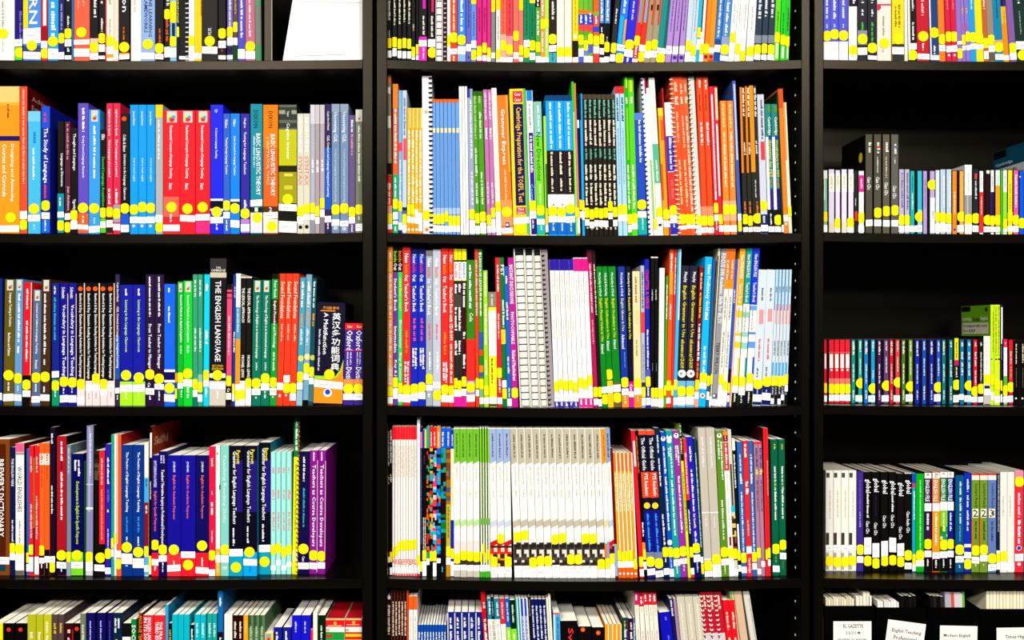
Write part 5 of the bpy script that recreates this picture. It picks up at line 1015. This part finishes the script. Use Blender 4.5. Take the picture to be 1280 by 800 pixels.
def cover_print(root, style, hw, depth, h):
    """title panel printed on the cover that faces the neighbouring cases"""
    xs = -hw - 0.0004
    def q(y0, y1, z0, z1, nm, cl, off=0.0):
        me = mesh_of(nm, [(xs - off, y1, z0), (xs - off, y0, z0), (xs - off, y0, z1), (xs - off, y1, z1)], [(0, 1, 2, 3)])
        return obj(nm, me, root, print_mat(cl))
    def word(s_, y0, y1, z0, z1, cl):     # y0 nearest the viewer; reads from the back edge towards the spine
        g = GLYPHS[s_]
        obj('title', mesh_of('title', [(xs - 0.0004, y1 - gx * (y1 - y0), z0 + gy * (z1 - z0)) for gx, gy in g[0]], g[1]), root, print_mat(cl))
    if style == 'dot':
        r = 0.0099; cz = h - 0.041; cy = 0.026
        pts = [(xs, cy + r * math.cos(-2 * math.pi * i / 24), cz + r * math.sin(-2 * math.pi * i / 24)) for i in range(24)]
        obj('dot_sticker', mesh_of('dot_sticker', pts, [tuple(range(24))]), root, STICK)
    elif style in ('skill', 'achieve'):
        for s_, y0, y1, z0, z1, cl in ((('Skillful', .012, .1, .037, .021, 'f0c8a0'),) if style == 'skill' else (('Achieving', .02, .13, .026, .014, 'd8b8b0'), ('Extra', .02, .07, .042, .031, 'd8b8b0'))):
            g = GLYPHS[s_]
            obj('title', mesh_of('title', [(hw + 0.0005, y0 + gx * (y1 - y0), h - z0 + gy * (z0 - z1)) for gx, gy in g[0]], g[1]), root, print_mat(cl))
    elif style == 'lime':
        q(depth * .68, depth * .985, h - 0.011, h - 0.001, 'publisher_panel', '161a10')
        q(depth * .1, depth * .18, h - 0.012, h - 0.005, 'emblem', '204818')
        word('Cambridge', depth * .62, depth * .95, h - 0.032, h - 0.022, 'f0f8c8'); word('Academic', depth * .34, depth * .6, h - 0.031, h - 0.022, '2a5818'); word('English', depth * .08, depth * .32, h - 0.031, h - 0.022, 'f8fce8')
        q(depth * .06, depth * .95, h - 0.056, h - 0.034, 'title_panel', 'd8d8c0')
        word('An integrated skills course', depth * .1, depth * .92, h - 0.044, h - 0.037, '303820'); word('for EAP', depth * .5, depth * .92, h - 0.053, h - 0.047, '303820')
    else:
        q(depth * .6, depth * .985, h - 0.016, h - 0.001, 'publisher_panel', '0a1014')
        word('Cambridge', depth * .4, depth * .92, h - 0.034, h - 0.026, 'e8f4f8')
        q(depth * .05, depth * .93, h - 0.060, h - 0.038, 'title_panel', 'd8dcd8')
        word('English', depth * .3, depth * .88, h - 0.05, h - 0.043, '203038')

# ---------------------------------------------------------------- fill the shelves
REF = {}
for ch in '英汉多功能词典':
    WORDS.add(ch)
WORDS.intersection_update(set('英汉多功能词典')); make_glyphs()
SHELF_WORDS = {'L1': 'on the blank-card shelf', 'C1': 'on the magenta booklet shelf', 'R1': 'above the disc cases',
 'L2': 'on the linguistic-theory shelf', 'C2': 'on the spiral-bound orange shelf', 'R2': 'on the grey disc-case shelf',
 'L3': 'on the bilingual dictionary shelf', 'C3': 'on the comb-bound shelf', 'R3': 'on the lime-book shelf',
 'L4': 'on the purple pair shelf', 'C4': 'on the grey-topped row shelf', 'R4': 'above the magazine files',
 'L5': 'on the boxed-set shelf', 'C5': 'on the crimson spiral shelf'}
NOUN = {'paperback_book': 'book', 'hardcover_book': 'hardcover', 'booklet': 'booklet', 'compact_disc_case': 'CD case', 'disc_case': 'disc case', 'spiral_bound_book': 'spiral-bound book', 'comb_bound_manual': 'comb-bound manual', 'boxed_set': 'boxed set'}
CAT = {'paperback_book': 'book', 'hardcover_book': 'book', 'booklet': 'booklet', 'compact_disc_case': 'disc case', 'disc_case': 'disc case', 'spiral_bound_book': 'spiral book', 'comb_bound_manual': 'manual', 'boxed_set': 'box'}
ORD = ['first', 'second', 'third', 'fourth', 'fifth', 'sixth', 'seventh', 'eighth', 'ninth', 'tenth', 'eleventh', 'twelfth', 'thirteenth', 'fourteenth', 'fifteenth']
NUMW = {2: 'two', 3: 'three', 4: 'four', 5: 'five', 7: 'seven', 9: 'nine', 10: 'ten', 12: 'twelve'}
used = {}
LABELS = []
def main_colour(bk):
    return cname(bk['col'])
for sid, ref, books in SHELVES:
    REF[sid] = ref; col, row = sid[0], int(sid[1])
    for pb, b in zip(books, books[1:]):      # neighbours may touch but not pass through each other
        t_ = max(pb['top'], b['top'])
        if row < 5 and b['x0'] >= pb['x1'] - 0.3:
            ov = (pb['x1'] + pb['lean'] * (ref - t_) / 100) - (b['x0'] + b['lean'] * (ref - t_) / 100)
            if ov > 0.4: b['lean'] += (ov - 0.4) / (ref - t_) * 100
    items = []
    prev = None
    for bk in books:
        n = bk['n']; stp = (bk['x1'] - bk['x0']) / n
        if bk['kind'] == 'cd' and prev is not None and n == 1:
            g = bk['x0'] - prev
            if 0.8 < g < 7:
                nx = prev + 0.2; bk['fx0'] = (bk['x0'] - nx) / (bk['x1'] - nx); bk['x0'] = nx; stp = bk['x1'] - nx
        ents = []
        for i in range(n):
            gap = 0.25 if n > 1 else 0
            r_, nm, ft = build_book(col, row, bk, bk['x0'] + stp * i, bk['x0'] + stp * (i + 1) - gap, i, sid)
            ents.append(r_)
        items.append((bk, ents, nm, ft)); prev = bk['x1']
    cn = [main_colour(b[0]) for b in items]
    for i, (bk, ents, nm, ft) in enumerate(items):
        lft = (cn[i - 1] + ' ' + NOUN[items[i - 1][2]].split()[-1]) if i else 'side panel'
        rgt = (cn[i + 1] + ' ' + NOUN[items[i + 1][2]].split()[-1]) if i + 1 < len(items) else ('side panel' if col != 'R' else '')
        wpx = (bk['x1'] - bk['x0']) / bk['n']
        size = 'thin ' if wpx < 4 and nm == 'booklet' else 'thick ' if wpx > 15 and CAT[nm] == 'book' else ''
        base = size + cn[i] + ' ' + NOUN[nm]
        if bk['n'] > 1: base = cn[i] + ' ' + NOUN[nm] + ', one of ' + NUMW.get(bk['n'], str(bk['n'])) + ' alike,'
        extra = ''
        if ft['bands']:
            b = max(ft['bands'], key=lambda q: q[2] - q[1])
            if cname(b[0]) != cn[i]:
                extra = ' with ' + cname(b[0]) + (' foot' if b[1] < 0.02 else ' head' if b[2] > b[3] - 0.004 else ' band')
        if not extra and ft['letter'] and cname(ft['letter']) != cn[i]: extra = ' with ' + cname(ft['letter']) + ' lettering'
        place = ' between ' + lft + ' and ' + rgt if rgt else ' beside ' + lft
        ttl = ft['title']
        cands = []
        if ttl and ord(ttl[0]) < 0x3000 and bk['n'] == 1 and len(ttl.split()) <= 6:
            cands += [base + ' titled ' + ttl + place, base + ' titled ' + ttl + ' beside ' + lft, base + ' titled ' + ttl]
        sw = ' ' + SHELF_WORDS[sid]
        cands += [base + extra + place + sw, base + place + sw, base.replace('spiral-bound ', '') + extra + place, base + extra + sw, base + place, base]
        if sid == 'L3' and ttl and ord(ttl[0]) > 0x3000:
            cands = ['thick navy bilingual dictionary with Chinese title in white and an orange foot']
        grp = (NUMW.get(bk['n'], '') + ' alike ' + cn[i] + ' ' + NOUN[nm] + 's' + sw).strip() if bk['n'] > 1 else CAT[nm] + 's' + sw
        if bk['n'] > 1:
            for j, e in enumerate(ents):
                a_ = ORD[j] + ' of ' + NUMW[bk['n']] + ' ' + cn[i] + ' ' + NOUN[nm] + 's'
                for c_ in (a_ + extra + ' counting from ' + lft + sw, a_ + extra + ' from ' + lft + sw, a_ + ' counting from ' + lft + sw, a_ + extra + ' counting from ' + lft, a_ + ' from ' + lft):
                    if len(c_.split()) <= 16 and c_ not in used: break
                else: print('DUPRUN', sid, c_)
                used[c_] = 1; tag(e, c_, CAT[nm], grp); LABELS.append(c_)
            continue
        lab = None
        for c_ in cands:
            if 4 <= len(c_.split()) <= 16 and c_ not in used: lab = c_; break
        if lab is None:
            lab = (cands[-3] + ' again')[:120]
            print('DUP', sid, lab)
        used[lab] = 1
        for e in ents: tag(e, lab, CAT[nm], grp)
        LABELS.append(lab)

# ---------------------------------------------------------------- things that are not books
def blank_card():
    d = 0.02; zb = shelf_z('L', 1, X(405, d))
    pts = [(353, 75), (452.3, 75), (455, 50), (455, -75), (376, -75)]
    prof = [(X(x, d), (max(zb, Z(y, d)) if y < 74 else zb)) for x, y in pts]
    n = len(prof); th = 0.004; lean = 0.06
    o_x, o_z = prof[0]
    V = [(x - o_x, (z - o_z) * lean, z - o_z) for x, z in prof] + [(x - o_x, (z - o_z) * lean + th, z - o_z) for x, z in prof]
    F = [tuple(range(n)), tuple(range(n, 2 * n))[::-1]] + [((i + 1) % n, i, n + i, n + (i + 1) % n) for i in range(n)]
    root = bpy.data.objects.new('blank_card', None); COL.objects.link(root); root.location = (o_x, d, o_z)
    tag(root, 'blank white card leaning beside the bookcase side panel', 'card')
    obj('board', mesh_of('board', V, F), root, paint('fffefc', 0.6, 0.1))
    def strip(x0, y0, x1, y1, t_, cl, nm):
        a = [(X(x0, d), Z(y0, d)), (X(x1, d), Z(y1, d)), (X(x1, d), Z(y1 + t_, d)), (X(x0, d), Z(y0 + t_, d))]
        obj(nm, mesh_of(nm, [(x - o_x, (z - o_z) * lean - 0.0006, z - o_z) for x, z in a], [(3, 2, 1, 0)]), root, paint(cl, 0.6, 0.1))
    strip(368, 69.6, 430, 67.6, 0.8, 'd0ccc4', 'fold_line')
    strip(372, 0.6, 452, 1.4, 0.9, 'ece4c0', 'fold_line')
blank_card()
def bookend():
    d = 0.004; x0, x1 = X(330, d), X(340, d); zb = shelf_z('L', 1, x0)
    root = bpy.data.objects.new('bookend', None); COL.objects.link(root); root.location = (x0, d, zb)
    tag(root, 'upright black-brown bookend board beside a leaning grey booklet', 'bookend')
    w = x1 - x0; c = 0.001
    v, f = prism([(0, .2), (0, c), (c, 0), (w - c, 0), (w, c), (w, .2)], 0, Z(-60) - zb)
    obj('board', mesh_of('board', v, f), root, WOOD)
    obj('edge_strip', mesh_of('edge_strip', *box_data(w - 0.0011, w + 0.0003, -0.0004, 0.004, 0, Z(-60) - zb)), root, paint('8a7a58', 0.4, 0.3))
bookend()
BLACKCARD = paint('020201', 0.7, 0.01)
def magazine_file(x0, x1, ytop, lab, label_px, words, contents):
    d = 0.012; k = S * (D + d) / D
    xa, xb = X(x0, d), X(x1, d); zb = shelf_z('R', 5, (xa + xb) / 2)
    root = bpy.data.objects.new('magazine_file', None); COL.objects.link(root); root.location = ((xa + xb) / 2, d, zb)
    tag(root, lab, 'magazine file', 'labelled magazine files')
    hw = (xb - xa) / 2; hf = Z(ytop, d) - zb; dp = 0.235; hb = hf + 0.012; t = 0.0022
    obj('front_panel', mesh_of('front_panel', *box_data(-hw, hw, 0, t, 0, hf)), root, BLACKCARD)
    for sx in (-1, 1):
        xx = (-hw, -hw + t) if sx < 0 else (hw - t, hw)
        V = [(x, y, z) for x in xx for y, z in ((t, 0), (dp, 0), (dp, hb), (t, hf))]
        obj('side_wall', mesh_of('side_wall', V, [(0, 1, 2, 3), (7, 6, 5, 4), (0, 4, 5, 1), (1, 5, 6, 2), (2, 6, 7, 3), (3, 7, 4, 0)]), root, BLACKCARD)
    obj('back_wall', mesh_of('back_wall', *box_data(-hw + t, hw - t, dp - t, dp, 0, hb)), root, BLACKCARD)
    obj('base', mesh_of('base', *box_data(-hw + t, hw - t, t, dp - t, 0, t)), root, BLACKCARD)
    (lx0, ly0, lx1, ly1, lh) = label_px
    cx = (xa + xb) / 2
    def lp(px, py): return (X(px, d) - cx, Z(py, d) - zb)
    sk = (lx1 - lx0, ly1 - ly0)
    def pt(u, v_):      # u,v in label units (0..1, px down)
        return lp(lx0 + sk[0] * u - sk[1] * v_ / 48.0, ly0 + sk[1] * u + v_)
    P = [pt(0, lh), pt(1, lh), pt(1, 0), pt(0, 0)]
    V = [(x, -0.0012, z) for x, z in P] + [(x, -0.0002, z) for x, z in P]
    lo = obj('paper_label', mesh_of('paper_label', V, [(0, 1, 2, 3), (7, 6, 5, 4), (0, 4, 5, 1), (1, 5, 6, 2), (2, 6, 7, 3), (3, 7, 4, 0)]), root, paint('fbf6ec', 0.8, 0.05))
    lo['label'] = 'white paper label with printed title'
    for s_, u0, u1, v0, v1 in words:
        g = GLYPHS[s_]
        V = []
        for gx, gy in g[0]:
            x, z = pt(u0 + gx * (u1 - u0), v1 + (v0 - v1) * gy); V.append((x, -0.0016, z))
        obj('label_text', mesh_of('label_text', V, g[1]), lo, paint('5c574e', 0.8, 0.05))
    if '11/11' in [w_[0] for w_ in words]:
        q = [(.62, 13.6), (.66, 13.6), (.66, 12.2), (.72, 14.2), (.66, 16.2), (.66, 14.8), (.62, 14.8)]
        obj('arrow', mesh_of('arrow', [(pt(u, v_)[0], -0.0016, pt(u, v_)[1]) for u, v_ in q], [(6, 5, 4, 3, 2, 1, 0)]), lo, paint('4a463e', 0.8, 0.05))
    # magazines standing in it
    for (m0, m1, mt, lean, cl, what) in contents:
        dd = d + 0.008
        ww = (m1 - m0) * k; sl = lean / 100.0; a = math.atan(sl)
        zz = zb + t + abs(math.sin(a)) * ww / 2
        top = Z(mt, dd); hh = (top - zz) / math.cos(a)
        xm = X((m0 + m1) / 2, dd) - sl * (top - zz)
        lim = hw - t - ww / 2 - 0.0005
        xm = cx + max(-lim, min(lim, xm - cx))
        r = bpy.data.objects.new('magazine', None); COL.objects.link(r); r.location = (xm, dd, zz); r.rotation_euler = (0, a, 0)
        tag(r, what, 'magazine', 'magazines in ' + lab)
        c = min(0.0006, ww * .15)
        dpp = 0.205
        prof = [(-ww / 2, dpp), (-ww / 2, c), (-ww / 2 + c, 0), (ww / 2 - c, 0), (ww / 2, c), (ww / 2, dpp), (ww / 2 - c, dpp), (ww / 2 - c, c), (-ww / 2 + c, c), (-ww / 2 + c, dpp)]
        obj('cover', mesh_of('cover', *prism(prof, 0, hh)), r, cover_mat(cl))
        obj('page_block', mesh_of('page_block', *box_data(-ww / 2 + c, ww / 2 - c, c, dpp - .001, 0.0005, hh - 0.0004)), r, PAPER)
def run(x0, x1, n, top, lean0, lean1, cols, what, jit=1.5, seed=1):
    rr = random.Random(seed); out = []; st = (x1 - x0) / n
    for i in range(n):
        out.append((x0 + st * i, x0 + st * (i + .92), top + rr.uniform(-jit, jit), lean0 + (lean1 - lean0) * i / max(1, n - 1), cols[i % len(cols)], ORD[i] + ' ' + what + ' counting from its ' + ('side wall' if x0 < 1240 and seed != 4 else 'white magazines' if seed == 4 else 'side gap')))
    return out
magazine_file(1031, 1093.5, 757.5, 'black magazine file whose label has a date and an arrow', (1041.5, 776.5, 1089, 776.5, 62),
    [('EL GAZETTE', .26, .78, 3.5, 8), ('11/11', .34, .58, 12, 16.4), ('DELIVERED TO READERS', .1, .88, 21.5, 25)],
    run(1032, 1068, 11, 748, -2.5, -1.5, ['e8dcbc', 'f0e8d0', 'dcd0b0'], 'cream magazine leaning in the arrow-labelled file') + run(1070, 1092, 5, 743, -2, 0, ['f4ecd8', 'ece4cc'], 'taller pale magazine in the arrow-labelled file', 3, 2))
magazine_file(1096, 1158, 759.5, 'black magazine file whose crooked white label reads English Teaching Professional', (1110, 774, 1157.3, 780.2, 62),
    [('English Teaching', .13, .9, 10, 15.5), ('Professional', .2, .8, 18, 23.5)],
    run(1097, 1124, 8, 752, -2, -1, ['f8f4ec', 'f4f4f0', 'f8f8f4', 'e8e4dc'], 'white magazine in the file with the crooked label', 1.5, 3) + [(1104, 1105.4, 751, -1.5, 'f0a018', 'thin orange-yellow magazine in the file with the crooked label')] + run(1126, 1146, 4, 746, -1, -1, ['141210', '100e0c', '1a1814', '181614'], 'black magazine in the file with the crooked label', 2, 4))
magazine_file(1160, 1223, 759.5, 'black magazine file whose white label reads Modern English', (1174.8, 781.7, 1221.5, 782.6, 62),
    [('Modern English', .1, .82, 10, 15), ('Teacher', .3, .66, 18, 22.5)],
    run(1162, 1180, 4, 744, -4, -3, ['181614', '2a2620', '100e0c', '3a3028'], 'dark magazine in the Modern English file', 2, 5) + [(1181, 1189, 741, -4, 'b8b0c0', 'grey magazine in the Modern English file'), (1189.3, 1192, 741, -4, 'e85a20', 'orange magazine in the Modern English file'),
     (1192.4, 1203, 742, -3.5, 'd8d0d4', 'pale thick magazine in the Modern English file'), (1203.3, 1205.4, 740, -3.5, '68c820', 'green magazine in the Modern English file')])
magazine_file(1225, 1297, 761.5, 'black magazine file whose white label reads Times Higher', (1245.4, 784.6, 1294, 784, 62),
    [('Times Higher', .22, .86, 9, 14.5), ('Education', .3, .7, 17.5, 22)],
    run(1233, 1296, 15, 738.5, 0, 0, ['f8f0d0', 'f4e8c8', 'fcf4d8', 'f0e4c0'], 'cream magazine packed upright in the Times Higher file', .5, 6))
